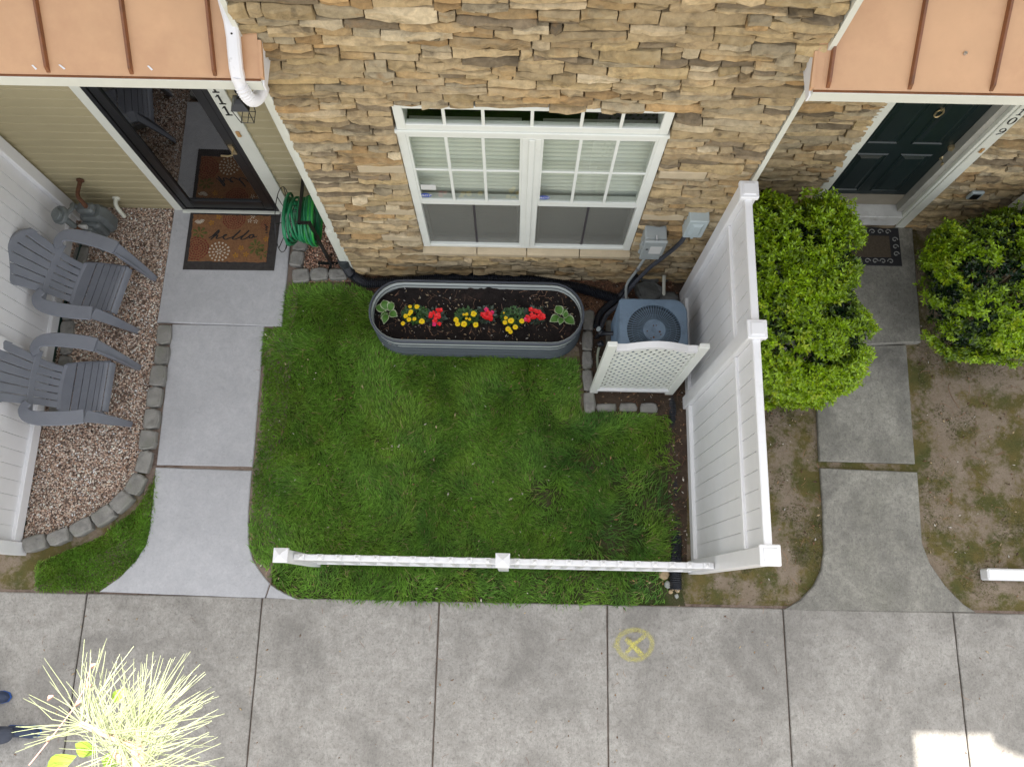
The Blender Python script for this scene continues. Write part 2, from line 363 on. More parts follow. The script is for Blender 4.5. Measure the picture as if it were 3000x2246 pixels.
GRAVEL = [(120,600),(512,604),(514,622),(461,946),(470,960),(455,1180),(425,1330),(395,1400),(330,1480),(240,1530),(60,1590),(45,1590),(118,1240),(205,700)]
gravel_poly = pxpoly(GRAVEL)
gravel_poly[0] = (-4.6, 3.70); gravel_poly[1] = (-3.36, 3.70)
sheet('gravel_bed', gravel_poly, -.020, M_bedsoil)
nook_poly = [(-2.22,3.70),(-1.60,3.70),(-1.60,2.92),(-2.03,2.90),(-2.08,3.1),(-2.16,3.60)]
sheet('corner_gravel_bed', nook_poly, -.018, M_bedsoil)

walk = setting('front_walkway', (-2.78, 1.5, 0))
def slabpart(pts, parent, mat, z1=0.0, name='concrete_slab', bv=.008, z0=-.12):
    poly = [p if abs(p[0]) < 20 and abs(p[1]) < 20 else G2(*p) for p in pts]
    # densify the outline and roughen it a little
    out = []
    for i in range(len(poly)):
        a = Vector(poly[i]); b = Vector(poly[(i+1) % len(poly)]); n = max(1, int((b-a).length/.12))
        for k in range(n):
            q = a.lerp(b, k/n); out.append((q.x+random.uniform(-.0015,.0015), q.y+random.uniform(-.0015,.0015)))
    return part(name, MB().slab(out, z0, z1, bv), mat, parent)
slabpart([(-3.39,3.645),(-2.215,3.645),(826,957),(461,945)], walk, M_walk, .012, name='porch_slab')
slabpart([(504,949),(774,954),(740,1366),(458,1361)], walk, M_walk, 0)
slabpart([(455,1368),(737,1378),(727,1500),(728,1590),(740,1640),(762,1675),(789,1708),(775,1751),(290,1733),(350,1690),(398,1640),(428,1592),(438,1540),(446,1470)], walk, M_walk, 0)
slabpart([(792,1712),(830,1736),(872,1756),(779,1751)], walk, M_walk, 0)
sheet('walk_joint_soil', [(-3.5,3.66),(-2.1,3.66),(-2.1,-.02),(-4.2,-.02),(-3.3,.5)], -.014, M_bedsoil)
sw = setting('sidewalk', (0, -.8, 0))
jx = [-3.70,-2.165,-.618,.849,2.382,3.865,5.40,6.93]; jx = [-8.3,-6.77,-5.24] + jx
for a, b in zip(jx[:-1], jx[1:]):
    slabpart([(a+.006,-1.62),(b-.006,-1.62),(b-.006,-.043),(a+.006,-.043)], sw, M_side, -.002)
sheet('sidewalk_joint_soil', [(-8.4,-1.64),(7,-1.64),(7,-.02),(-8.4,-.02)], -.030, M_bedsoil)
rp = setting('side_walkway', (3.2, 1.5, 0))
slabpart([(2.45,3.58),(3.86,3.58),(2693,1005),(2.53,2.32)], rp, M_path, .045, name='porch_slab')
slabpart([(2385,1012),(2655,1010),(2682,1358),(2401,1350)], rp, M_path, .0)
slabpart([(2403,1370),(2688,1382),(2702,1590),(2725,1650),(2770,1715),(2822,1768),(2860,1793),(2296,1786),(2345,1758),(2385,1715),(2408,1668),(2415,1612),(2412,1500)], rp, M_path, 0)
# yellow utility-locate spray mark: flat paint on the slab
m, nt, b = new_mat('yellow_spray_paint'); p = pos(nt); b.inputs['Base Color'].default_value = (.62,.56,.14,1); b.inputs['Roughness'].default_value = .8
at = N(nt, 'ShaderNodeAttribute', attribute_name='tint'); sm_ = N(nt, 'ShaderNodeMath', operation='MULTIPLY'); nt.links.new(at.outputs['Fac'], sm_.inputs[0]); nt.links.new(ramp(nt, noise(nt, p, 60, 6, .8), .30, .62), sm_.inputs[1])
nt.links.new(sm_.outputs[0], b.inputs['Alpha']); M_yspray = m
def spray(strokes, z):
    mb = MB(); mb.c = []
    for pts, wd, op in strokes:
        n = len(pts); vs = []; cs = []; fs = []
        for i, q in enumerate(pts):
            a = Vector(pts[max(i-1,0)]); c = Vector(pts[min(i+1,n-1)]); t = (c-a).normalized(); nn = Vector((-t.y, t.x)); q = Vector(q)
            for k, al in ((-1.6,0),(-.7,op),(.7,op),(1.6,0)):
                e = .5 if i in (0, n-1) and len(pts) < 12 else 1
                vs.append((q.x+nn.x*wd*k, q.y+nn.y*wd*k, z)); cs.append((al*e,al*e,al*e,1))
        for i in range(n-1):
            for k in range(3): fs.append((i*4+k, i*4+k+1, (i+1)*4+k+1, (i+1)*4+k))
        mb.add(vs, fs); mb.c += cs; z += .0006
    return mb
f = lambda u, v: G2(1750+u/10.53, 1820+v/10.53)
circ = []
for k in range(41):
    a = 2*math.pi*k/40 + 2.6; circ.append(f(1150+540*math.cos(a)*(1+.03*math.sin(3*a)), 710-460*math.sin(a)))
st = [(circ, .017, .5), ([f(880,500),f(1000,640),f(1090,730),f(1220,860),f(1330,980),f(1400,1060)], .019, .9), ([f(1500,430),f(1400,480),f(1280,590),f(1100,700),f(1010,830),f(930,920),f(860,1010)], .014, .75), ([f(560,640),f(530,740),f(470,800)], .013, .4)]
part('spray_mark', spray(st, .002), M_yspray, sw, label='yellow painted circle crossed by an X')

# ------------------------------------------------------------------ ledge stone packing
STONE_COLS = [(.50,.385,.235),(.47,.36,.21),(.56,.45,.30),(.46,.33,.18),(.60,.50,.35),(.42,.32,.195),(.52,.395,.22),(.26,.205,.14),(.54,.42,.26),(.52,.405,.25),(.43,.36,.25),(.48,.32,.16)]
def pack(x0, x1, z0, z1, holes=()):
    out = []; z = z0
    while z < z1-.02:
        u = (z-z0)/max(.1,(z1-z0))
        h = random.choice((.05,.06,.07,.08,.095))*(.88+.30*(z/3.5))
        if z+h > z1-.03: h = z1-z
        spans = [(x0, x1)]
        for a, b, c, d in holes:
            if z+h*.6 > c and z+h*.4 < d:
                ns = []
                for s, e in spans:
                    if b <= s or a >= e: ns.append((s, e)); continue
                    if a-s > .03: ns.append((s, a))
                    if e-b > .03: ns.append((b, e))
                spans = ns
        for s, e in spans:
            x = s
            while x < e-.001:
                L = random.uniform(.12,.50)*(.6 if random.random() < .3 else 1)
                if e-x-L < .09: L = e-x
                if L > .55: L *= .5
                if h > .075 and random.random() < .38:
                    k = random.uniform(.38,.62); out.append((x, x+L, z, z+h*k))
                    if L > .26 and random.random() < .5:
                        q = random.uniform(.35,.65); out += [(x, x+L*q, z+h*k, z+h), (x+L*q, x+L, z+h*k, z+h)]
                    else: out.append((x, x+L, z+h*k, z+h))
                else: out.append((x, x+L, z, z+h))
                x += L
        z += h
    return out
def wav(x, ph, s=1.0): return (math.sin(x*7+ph)*.5+math.sin(x*17+ph*2.3)*.35+math.sin(x*3.1+ph*.7)*.6)*s
def stone_mesh(a, b, c, d, yp, seed, mb=None, flat=False):
    r = random.Random(seed); own = mb is None
    if own: mb = MB(); mb.c = []
    g = .0045; n = max(3, min(7, int((b-a)/.07)+2)); dep = r.uniform(.034,.070) if not flat else .06
    ph1 = c*9.7; ph2 = d*9.7; colr = r.choice(STONE_COLS); k = r.uniform(.60,1.02); colr = (colr[0]*k*1.02, colr[1]*k, colr[2]*k*.93)
    tilt = r.uniform(-.12,.12)*(d-c); vs = []; rows = 4; chip = [r.uniform(0,.22) for _ in range(4)]
    for j in range(rows):
        t = (0, .14, .70, 1)[j]
        for i in range(n):
            s = i/(n-1); x = a+g+(b-a-2*g)*s + (r.uniform(-.006,.006) if 0 < i < n-1 else r.uniform(-.004,.004))
            zl = c+g+wav(x, ph1, .007); zh = d-g+wav(x, ph2, .007)
            if i == 0: zl += (d-c)*chip[0]*.5; zh -= (d-c)*chip[1]*.5
            if i == n-1: zl += (d-c)*chip[2]*.5; zh -= (d-c)*chip[3]*.5
            z = zl+(zh-zl)*t
            pr = (.90, 1.04, 1.0, .62)[j]*(.90 if i in (0,n-1) else 1.0)
            if flat: pr = .95
            y = yp - dep*pr*(1+(0 if flat else r.uniform(-.22,.22))) + tilt*(s-.5)*2
            vs.append((x, y, z))
    fs = [(j*n+i, j*n+i+1, (j+1)*n+i+1, (j+1)*n+i) for j in range(rows-1) for i in range(n-1)]
    ring = [i for i in range(n)] + [j*n+n-1 for j in range(1,rows)] + [(rows-1)*n+i for i in range(n-2,-1,-1)] + [j*n for j in range(rows-2,0,-1)]
    b0 = len(vs)
    for q in ring: vs.append((vs[q][0], yp+.03, vs[q][2]))
    m_ = len(ring)
    for i in range(m_): fs.append((ring[(i+1)%m_], ring[i], b0+i, b0+(i+1)%m_))
    mb.add(vs, fs, True); mb.c += [(*colr, 1)]*len(vs)
    return mb
def stone_wall(parent, cells, yp, limit, minpx=0, prefer=None):
    cells = sorted(cells, key=lambda q: -prefer(q)) if prefer else cells
    for i, q in enumerate(cells[:limit]):
        part('stone', stone_mesh(*q[:4], yp, i*7+3), M_stone, parent, sharp=24)
    rest = cells[limit:]
    if rest:
        mb = MB(); mb.c = []
        for i, q in enumerate(rest): stone_mesh(*q[:4], yp, i*13+5, mb)
        part('stones', mb, M_stone, parent, kind='stuff', sharp=24)

# ------------------------------------------------------------------ the stone-faced gable wall
YW = 3.04
wall = thing('stone_wall', 'tan ledge stone house wall around the white double window', 'wall', (.09, YW, 0))
WX0, WX1 = -1.56, 1.715
win_l, win_r, win_b, win_t = -.832, 1.000, .655, 2.80
bk = MB(); 
for a, b, c, d in ((WX0,win_l,0,5.6),(win_r,WX1,0,5.6),(win_l,win_r,0,win_b),(win_l,win_r,win_t,5.6)): bk.box((a,YW,c-.05 if c == 0 else c),(b,YW+.12,d))
part('backing', bk, plain('mortar', (.05,.038,.025), .95, var=.3, vs=20), wall)
sill_z0 = .52
holes = [(win_l, win_r, sill_z0, win_t+.03)]
quoins = []
for zq in (1.98, 1.30, .80):
    for s in (-1, 1):
        a, b = (win_l-.34, win_l-.005) if s < 0 else (win_r+.005, win_r+.34)
        if zq == 1.98 and s > 0: a, b = win_r+.02, win_r+.36
        quoins.append((a, b, zq, zq+.10)); holes.append((a, b, zq+.015, zq+.085))
cells = pack(WX0-.004, WX1-.012, -.04, 4.6, holes)
stone_wall(wall, cells, YW, 300, prefer=lambda q: (q[1]-q[0])*(q[3]-q[2]) if q[2] < 3.75 else -1)
for a, b, c, d in quoins:
    qm = MB().bbox((a,YW-.055,c+.004),(b,YW+.03,d-.004),.006); part('smooth_block', qm, M_quoin, wall, label='smooth cut block beside the window')
# corner trims
part('corner_trim', MB().box((WX0-.028,YW-.045,0),(WX0+.002,YW+.12,5.6)), M_trim, wall)
part('corner_trim', MB().box((WX1-.010,YW-.055,0),(WX1+.026,YW+.12,5.6)), M_trim, wall)
# window sill blocks
sx = [-.845, -.36, .085, .555, 1.01]
for a, b in zip(sx[:-1], sx[1:]):
    s_ = MB(); y0 = YW-.075
    s_.rings([[(a+.004,y0+.004,.545),(a+.004,y0-.003,.60),(a+.004,y0+.012,.622),(a+.004,YW+.03,.655),(a+.004,YW+.03,.545)],
              [(b-.004,y0+.003,.545),(b-.004,y0-.002,.60),(b-.004,y0+.011,.622),(b-.004,YW+.03,.655),(b-.004,YW+.03,.545)]], True)
    part('sill_block', s_, M_quoin, wall)

# ------------------------------------------------------------------ window
win = thing('double_window', 'white double window with transom lights, grilles and grey screens', 'window', (.085, YW, win_b))
def fr(a, b): return part('frame', MB().bbox(a, b, .004), M_trimw, win)
yf = YW-.035
fr((win_l,yf,win_b),(win_l+.062,YW+.11,2.50)); fr((win_r-.062,yf,win_b),(win_r,YW+.11,2.50))
fr((win_l+.062,yf+.002,win_b),(win_r-.062,YW+.11,win_b+.045))
fr((.018,yf+.001,win_b+.045),(.152,YW+.11,2.447))
part('mullion_strip', MB().bbox((.065,yf-.010,win_b+.045),(.105,yf,2.447),.003), M_trimw, win)
fr((win_l-.006,yf-.012,2.50),(win_r+.006,YW+.025,2.535))     # drip cap under the transom
fr((win_l+.062,yf+.001,2.447),(win_r-.062,YW+.02,2.498))
fr((win_l+.012,yf,2.537),(win_l+.075,YW+.11,2.81)); fr((win_r-.075,yf,2.537),(win_r-.012,YW+.11,2.81))
fr((win_l+.075,yf,2.537),(win_r-.075,YW+.012,2.598)); fr((win_l+.075,yf,2.778),(win_r-.075,YW+.11,2.815))
part('transom_pane', MB().box((win_l+.075,YW-.020,2.598),(win_r-.075,YW-.016,2.778)), M_glass, win)
tx0, tx1 = win_l+.075, win_r-.075
for t in (.155,.307,.497,.690,.845):
    x = tx0+(tx1-tx0)*t; part('grille_bar', MB().bbox((x-.011,YW-.031,2.598),(x+.011,YW-.021,2.778),.002), M_trimw, win)
for (a, b) in ((win_l+.062, .018), (.152, win_r-.062)):
    sash = part('upper_sash', MB().box((a,yf+.008,1.462),(a+.014,YW+.03,2.447)).box((b-.014,yf+.008,1.462),(b,YW+.03,2.447)).box((a+.014,yf+.006,1.462),(b-.014,YW+.03,1.536)).box((a+.014,yf+.008,2.437),(b-.014,YW+.03,2.447)), M_trimw, win)
    part('pane', MB().box((a+.014,YW-.018,1.536),(b-.014,YW-.014,2.437)), M_glass, sash)
    for k in (1, 2):
        x = a+.014+(b-a-.028)*k/3; part('grille_bar', MB().bbox((x-.011,YW-.030,1.536),(x+.011,YW-.019,2.437),.002), M_trimw, sash)
    part('grille_bar', MB().bbox((a+.014,YW-.029,1.985),(b-.014,YW-.019,2.006),.002), M_trimw, sash)
    ls = part('lower_sash', MB().box((a,YW+.012,win_b+.045),(a+.03,YW+.05,1.46)).box((b-.03,YW+.012,win_b+.045),(b,YW+.05,1.46)).box((a+.03,YW+.012,win_b+.045),(b-.03,YW+.05,win_b+.09)), M_trimw, win)
    part('pane', MB().box((a+.03,YW+.025,win_b+.09),(b-.03,YW+.029,1.46)), M_glass, ls)
    part('insect_screen', MB().box((a+.004,YW-.006,win_b+.05),(b-.004,YW-.004,1.455)), M_screen, win)
    xm = (a+b)/2+.02; part('screen_bar', MB().box((xm-.010,YW-.009,win_b+.05),(xm+.008,YW-.0065,1.455)), plain('screen_bar', (.05,.045,.05), .6), win)
    # stickers
    xs_ = a+.028
    st_ = part('alarm_sticker', MB().add([(xs_+.045*math.cos(t)+.02, YW-.0215, 1.590+.032*math.sin(t)) for t in [k*math.pi/8 for k in range(16)]], [tuple(range(16))]), M_blue, win, label='blue oval alarm company sticker in the lower left pane corner')
    tc = bpy.data.curves.new('lettering', 'FONT'); tc.body = 'ADT'; tc.size = .040; tc.align_x = 'CENTER'; tc.align_y = 'CENTER'; tc.shear = .3; tc.offset = .0012
    to = bpy.data.objects.new('lettering', tc); COL.objects.link(to); to.parent = st_; tc.materials.append(M_label)
    to.location = Vector((xs_+.02, YW-.0235, 1.590)) - root_off(st_); to.rotation_euler = (R(90),0,0)
part('sticker', MB().bbox((win_l+.085,YW-.022,1.68),(win_l+.20,YW-.0185,1.755),.001), M_label, win, label='blank white sticker in the left sash')
room = MB(); room.add([(-1.5,YW+.13,.2),(1.6,YW+.13,.2),(1.6,6,.2),(-1.5,6,.2),(-1.5,YW+.13,3.1),(1.6,YW+.13,3.1),(1.6,6,3.1),(-1.5,6,3.1)], [(0,1,2,3),(7,6,5,4),(1,5,6,2),(2,6,7,3),(3,7,4,0)])
rm = solo('room_interior', room, plain('room_wall', (.07,.07,.065), .9), kind='structure')
for side, (a, b) in (('left', (win_l+.075, .012)), ('right', (.158, win_r-.075))):
    bl = thing('window_blind', 'pale slatted blind behind the %s-hand window sash' % side, 'blind', ((a+b)/2, YW+.085, 1.0), group='slatted blinds behind the double window')
    z = .78; mesh = None
    rot = Matrix.Rotation(R(36), 3, 'X')
    while z < 2.41:
        if mesh is None:
            pr_ = []
            py_, pz_ = .022, .016
            for q in range(6): pr_.append((py_, pz_)); t_a = R(2+q*15); py_ -= .0098*math.cos(t_a); pz_ -= .0098*math.sin(t_a)
            pr_ += [(u, v-.0025) for u, v in pr_[::-1]]
            mesh = mesh_from(MB().rings([[(-(b-a)/2-.02,u,v) for u, v in pr_], [((b-a)/2+.02,u,v) for u, v in pr_]], True, True, True), 'slat', M_blind)
        o = part('slat', mesh, None, bl); o.location = (0, 0, z-1.0); z += .056
    part('bottom_rail', MB().box((a+.004,YW+.07,.735),(b-.004,YW+.10,.752)), M_blind, bl)
    part('head_rail', MB().box((a,YW+.07,2.41),(b,YW+.12,2.46)), M_blind, bl)

# ------------------------------------------------------------------ the house behind (upper storey, roofs that shade the yard)
house = thing('house', 'townhouse body rising above the stone wall and porches', 'house', (0, 5, 0))
YL, YR = 3.66, 3.62
hb = MB()
hb.box((-7.5,YL+.10,0),(WX0-.028,9,6.4)); hb.box((WX1+.026,YR+.22,0),(4.9,9,5.1)); hb.box((WX0-.028,YW+.15,3.15),(WX1+.026,9,6.9)); hb.box((WX0-.028,6.05,0),(WX1+.026,9,3.15))
part('wall', hb, M_upper, house)
hw = MB(); hw.box((WX0-.028,YW+.12,0),(WX0+.05,6.05,3.15)); hw.box((WX1-.05,YW+.12,0),(WX1+.026,6.05,3.15)); part('return_wall', hw, M_upper, house)
rf = MB()
rf.box((-8,2.65,6.95),(3.42,9.2,7.12))                      # main roof mass, shades the yard
rf.add([(-8,2.62,7.12),(3.42,2.62,7.12),(3.42,6,8.6),(-8,6,8.6),(-8,9.2,7.12),(3.42,9.2,7.12)], [(0,1,2,3),(3,2,5,4)])
rf.box((3.42,3.3,6.30),(4.10,9.2,6.42))                     # lower roof between the gables
rf.add([(4.08,3.2,6.38),(8.0,3.2,9.0),(8.0,9.2,9.0),(4.08,9.2,6.38),(4.08,3.2,6.22),(8.0,3.2,8.84),(8.0,9.2,8.84),(4.08,9.2,6.22)], [(0,1,2,3),(7,6,5,4),(0,4,5,1),(1,5,6,2),(2,6,7,3),(3,7,4,0)])
part('roof', rf, M_shingle, house)
hb2 = MB().box((4.9,3.35,0),(9,9,6.2)).box((WX1+.026,3.9,5.1),(4.9,9,6.3)).box((3.4,3.4,6.2),(3.42,9,7.0)); part('wall', hb2, M_upper, house)

# ------------------------------------------------------------------ copper porch roofs
def onroof_(px, py, h=.05):
    r = ray(px, py); y0 = 2.835; z0 = 3.352+h; t = (z0-CAMZ-.7*y0)/(r.z-.7*r.y); return Vector((0,0,CAMZ))+r*t
def porch_roof(label, x0, x1, seams, side):
    t = thing('copper_porch_roof', label, 'roof', ((x0+x1)/2, 2.85, 3.2), group='copper standing seam porch roofs')
    ye, ze, sl_ = 2.835, 3.352, .70; yb = 3.66
    f = lambda y: ze+sl_*(y-ye)
    xs = sorted([x0]+[s for s in seams if x0 < s < x1]+[x1])
    for a, b in zip(xs[:-1], xs[1:]):
        m = MB(); n = 6
        top = []; 
        for i in range(n+1):
            y = ye-.02+(yb-ye+.02)*i/n
            top.append([(a+.001,y,f(y)),(a+.03,y,f(y)-.001),((a+b)/2,y,f(y)+.002*math.sin(i*1.7+a)),(b-.03,y,f(y)-.001),(b-.001,y,f(y))])
        for i in range(n):
            for j in range(4): m.add([top[i][j],top[i][j+1],top[i+1][j+1],top[i+1][j]], [(0,1,2,3)], True)
        m.add([top[0][0],top[0][-1],(b-.001,ye-.02,f(ye)-.026),(a+.001,ye-.02,f(ye)-.026)], [(0,3,2,1)])
        part('roof_panel', m, M_copper, t)
    for s in seams:
        if x0 < s < x1:
            m = MB(); y0, y1 = ye-.012, yb
            m.add([(s-.011,y0,f(y0)),(s+.011,y0,f(y0)),(s+.011,y1,f(y1)),(s-.011,y1,f(y1)),(s-.007,y0+.01,f(y0)+.042),(s+.007,y0+.01,f(y0)+.042),(s+.007,y1,f(y1)+.04),(s-.007,y1,f(y1)+.04)],
                  [(0,1,5,4),(1,2,6,5),(2,3,7,6),(3,0,4,7),(4,5,6,7)])
            part('seam', m, M_copperd, t)
    part('drip_edge', MB().box((x0,ye-.030,ze-.022),(x1,ye-.021,ze-.014)), M_copperd, t)
    part('fascia', MB().bbox((x0,ye-.034,3.247),(x1,ye+.01,3.328),.003), M_trim, t)
    part('soffit', MB().box((x0,ye+.01,3.252),(x1,yb,3.266)), M_trim, t)
    # closed end with a copper edge strip
    xe = x1 if side > 0 else x0; o = .001*side
    e = MB(); ys = (ye-.034, min(YW-.02,yb)); w_ = .012*side
    e.add([(xe+o,ys[0],3.247),(xe+o,ys[1],3.247),(xe+o,ys[1],f(ys[1])-.03),(xe+o,ys[0],f(ys[0])-.03),(xe+w_,ys[0],3.247),(xe+w_,ys[1],3.247),(xe+w_,ys[1],f(ys[1])-.03),(xe+w_,ys[0],f(ys[0])-.03)],
          [(0,1,2,3),(4,5,6,7),(0,4,7,3),(3,7,6,2),(0,4,5,1)])
    part('end_board', e, M_white, t)
    c_ = MB(); c_.add([(xe+o,ye-.018,f(ye)-.028),(xe+o,YW-.06,f(YW-.06)-.028),(xe+o,YW-.06,f(YW-.06)+.004),(xe+o,ye-.018,f(ye)+.004),(xe+w_*1.6,ye-.018,f(ye)-.028),(xe+w_*1.6,YW-.06,f(YW-.06)-.028),(xe+w_*1.6,YW-.06,f(YW-.06)+.004),(xe+w_*1.6,ye-.018,f(ye)+.004)],
          [(0,1,2,3),(4,5,6,7),(0,4,7,3),(3,7,6,2),(0,4,5,1)])
    part('edge_strip', c_, M_copper, t); return t
porch_roof('copper standing seam porch roof with downspout over the storm door', -6.0, -1.475, [-1.732-.473*k for k in range(9)], 1)
_lr = bpy.data.objects['copper_porch_roof']
for k_, (px_, py_, l_) in enumerate(((102,204,.03),(183,203,.05),(441,206,.035))):
    q = onroof_(px_, py_, .003); part('scuff', MB().add([q+Vector(v) for v in ((-.010-l_*.2,.018,.0126),(.000-l_*.2,.020,.014),(.008+l_*.2,.002,.0014),(-.002+l_*.2,-.002,-.0014))], [(0,1,2,3)]), M_white, _lr, label='small white paint scuff')
pr2 = porch_roof('copper standing seam porch roof over the dark green door', 1.655, 6.4, [1.736+.461*k for k in range(10)], -1)
ft = MB().disc((2.47,2.98,3.352+.7*.145), .010, .014, 8); part('screw_cap', ft, M_steel, pr2)

# ------------------------------------------------------------------ left porch: siding, storm door, fixtures
lw = thing('siding_wall', 'tan lap siding wall around the storm door', 'wall', (-3.6, YL, 0))
def lap(x0, x1, z):
    h = .118; m = MB(); y = YL
    prof = [(y-.004,0),(y-.022,.003),(y-.020,.05),(y-.013,.057),(y-.010,.112),(y-.003,.118)]
    m.rings([[(x0,p[0],z+p[1]) for p in prof], [(x1,p[0],z+p[1]) for p in prof]], False, False); return m
ms = {}
for (x0, x1) in ((-4.62,-3.385),(-2.215,WX0-.03)):
    z = .01
    while z < 3.2:
        if (x0,) not in ms: ms[(x0,)] = mesh_from(lap(x0, x1, 0), 'siding_course', M_siding, (-3.6, YL, 0))
        o = part('siding_course', ms[(x0,)], None, lw); o.location = (0,0,z); z += .118
part('sheathing', MB().box((-7.5,YL,-.1),(-3.2,YL+.09,3.9)).box((-2.4,YL,-.1),(WX0-.03,YL+.09,3.9)).box((-3.2,YL,2.62),(-2.4,YL+.09,3.9)), M_siding, lw)
DT = 2.62
sd = thing('storm_door', 'black framed glass storm door with brass lever handle', 'door', (-2.83, YL, 0))
yt = YL-.035
part('casing', MB().bbox((-3.385,yt,-.01),(-3.298,YL+.02,DT+.1),.004), M_trim, sd); rc_ = part('casing', MB().bbox((-2.345,yt,-.01),(-2.215,YL+.02,DT+.1),.004), M_trim, sd)
part('casing', MB().box((-3.298,yt+.001,DT+.012),(-2.345,YL+.02,DT+.1)), M_trim, sd)
part('threshold', MB().bbox((-3.300,yt-.03,-.005),(-2.343,YL+.06,.028),.004), M_trim, sd)
part('outer_frame', MB().box((-3.296,yt-.002,.03),(-3.258,YL+.03,DT)).box((-2.385,yt-.002,.03),(-2.347,YL+.03,DT)).box((-3.258,yt-.001,.03),(-2.385,YL+.03,.05)).box((-3.258,yt-.001,DT-.03),(-2.385,YL+.03,DT)), M_black, sd)
lf = part('door_leaf', MB().bbox((-3.254,yt+.006,.055),(-3.168,YL+.012,DT-.035),.006).bbox((-2.475,yt+.006,.055),(-2.389,YL+.012,DT-.035),.006).bbox((-3.170,yt+.008,.055),(-2.473,YL+.011,.185),.006).box((-3.170,yt+.008,DT-.12),(-2.473,YL+.011,DT-.035)), M_black, sd)
part('pane', MB().box((-3.169,YL-.012,.184),(-2.474,YL-.008,DT-.118)), M_glassd, lf)
part('glazing_bead', MB().box((-3.17,yt+.004,.186),(-2.473,YL-.012,.200)), M_black, lf)
hd = part('handle_plate', MB().disc((-2.432,yt-.004,1.20),.022,.010,12,(0,1,0)).box((-2.452,yt-.006,1.10),(-2.414,yt+.006,1.24)), M_brass, lf)
part('lever', MB().tube([(-2.433,yt-.005,1.165),(-2.433,yt-.05,1.165),(-2.47,yt-.055,1.160),(-2.53,yt-.05,1.155)],.0085,6), M_brass, lf)
part('inner_door', MB().bbox((-3.25,YL+.07,.03),(-2.39,YL+.12,DT),.01), plain('inner_door', (.03,.012,.01), .5), sd)
part('doorbell', MB().bbox((-2.318,yt-.014,1.385),(-2.284,yt,1.465),.006), plain('doorbell_tan', (.42,.24,.09), .4), rc_)
def digit_one(cx, cz, y, h, ital=0):
    m = MB(); w_ = .010*h/.085
    def q(pts): m.add([(cx+u+ital*v, y, cz+v) for u, v in pts]+[(cx+u+ital*v, y+.004, cz+v) for u, v in pts], [(0,1,2,3),(0,4,5,1),(1,5,6,2),(2,6,7,3),(3,7,4,0)])
    q([(-w_/2,0),(w_/2,0),(w_/2,h),(-w_/2,h)]); q([(-w_*1.8,0),(w_*1.8,0),(w_*1.8,h*.09),(-w_*1.8,h*.09)]); q([(-w_*2,h*.74),(-w_/2,h*.84),(-w_/2,h),(-w_*1.3,h*.86)]); return m
def ringdig(cx, cz, y, rx, rz, th, tail=None):
    m = MB(); n = 20; o = []; i_ = []
    for k in range(n):
        a = 2*math.pi*k/n; t = th*(.55+.6*abs(math.cos(a)))
        o.append((cx+rx*math.cos(a), y, cz+rz*math.sin(a))); i_.append((cx+(rx-t)*math.cos(a), y, cz+(rz-t)*math.sin(a)))
    m.add(o+i_, [(k,(k+1)%n,n+(k+1)%n,n+k) for k in range(n)])
    if tail: m.tube(tail, th*.4, 4, True, False)
    return m
for cz in (1.99,1.84,1.69): part('digit', digit_one(-2.287, cz, yt-.005, .122), M_ink, rc_, label='black house number 1')
# lantern
ln = thing('wall_lantern', 'black wall lantern with wire cage behind the downspout elbow', 'lamp', (-2.10, YL-.02, 1.9))
part('back_plate', MB().disc((-2.095,YL-.03,2.02),.045,-.02,12,(0,1,0)), M_black, ln)
part('arm', MB().tube([(-2.095,YL-.04,2.02),(-2.095,YL-.09,2.06),(-2.095,YL-.12,2.03)],.008,6), M_black, ln)
cg = MB(); 
for dx, dy in ((-.05,-.05),(.05,-.05),(.05,.05),(-.05,.05)): cg.tube([(-2.095+dx,YL-.12+dy,1.80),(-2.095+dx*1.25,YL-.12+dy*1.25,1.98)],.004,4)
for z_, k in ((1.80,.05),(1.98,.062)): cg.tube([(-2.095-k,YL-.12-k,z_),(-2.095+k,YL-.12-k,z_),(-2.095+k,YL-.12+k,z_),(-2.095-k,YL-.12+k,z_),(-2.095-k,YL-.12-k,z_)],.004,4)
cg.tube([(-2.145,YL-.12,1.80),(-2.045,YL-.12,1.80)],.003,4); cg.tube([(-2.095,YL-.17,1.80),(-2.095,YL-.07,1.80)],.003,4)
part('cage', cg, M_black, ln)
part('cap', MB().rings([[(-2.095+k*sx_,YL-.12+k*sy_,z_) for sx_, sy_ in ((-1,-1),(1,-1),(1,1),(-1,1))] for k, z_ in ((.07,1.98),(.035,2.03),(.012,2.05))]), M_black, ln)
part('bulb', MB().tube([(-2.095,YL-.12,1.97),(-2.095,YL-.12,1.94),(-2.095,YL-.12,1.90),(-2.095,YL-.12,1.88)],.02,8,rad=[.012,.02,.018,.004]), M_label, ln)
# downspout: pipe over the copper roof, elbow under the fascia, run down the corner
ds = thing('downspout', 'white metal downspout bending over the porch roof edge and down the corner', 'downspout', (-1.60, 3.0, .2))
def rect_tube(pts, w_, d_, side=Vector((1,0,0))):
    m = MB(); pts = [Vector(p) for p in pts]; rs = []
    for i, p in enumerate(pts):
        t = (pts[min(i+1,len(pts)-1)]-pts[max(i-1,0)]).normalized(); sd_ = (side-t*side.dot(t)).normalized(); nn = t.cross(sd_); c = .012
        rs.append([p+sd_*a*w_/2+nn*b*d_/2 for a, b in ((-1,-1+c/d_*2),(-1+c/w_*2,-1),(1-c/w_*2,-1),(1,-1+c/d_*2),(1,1-c/d_*2),(1-c/w_*2,1),(-1+c/w_*2,1),(-1,1-c/d_*2))])
    return m.rings(rs, True, True, True)
u1 = [W(655,-60,3.2), W(668,-10,3.13)]
runz = lambda y: 3.352+.7*(y-2.835)+.045
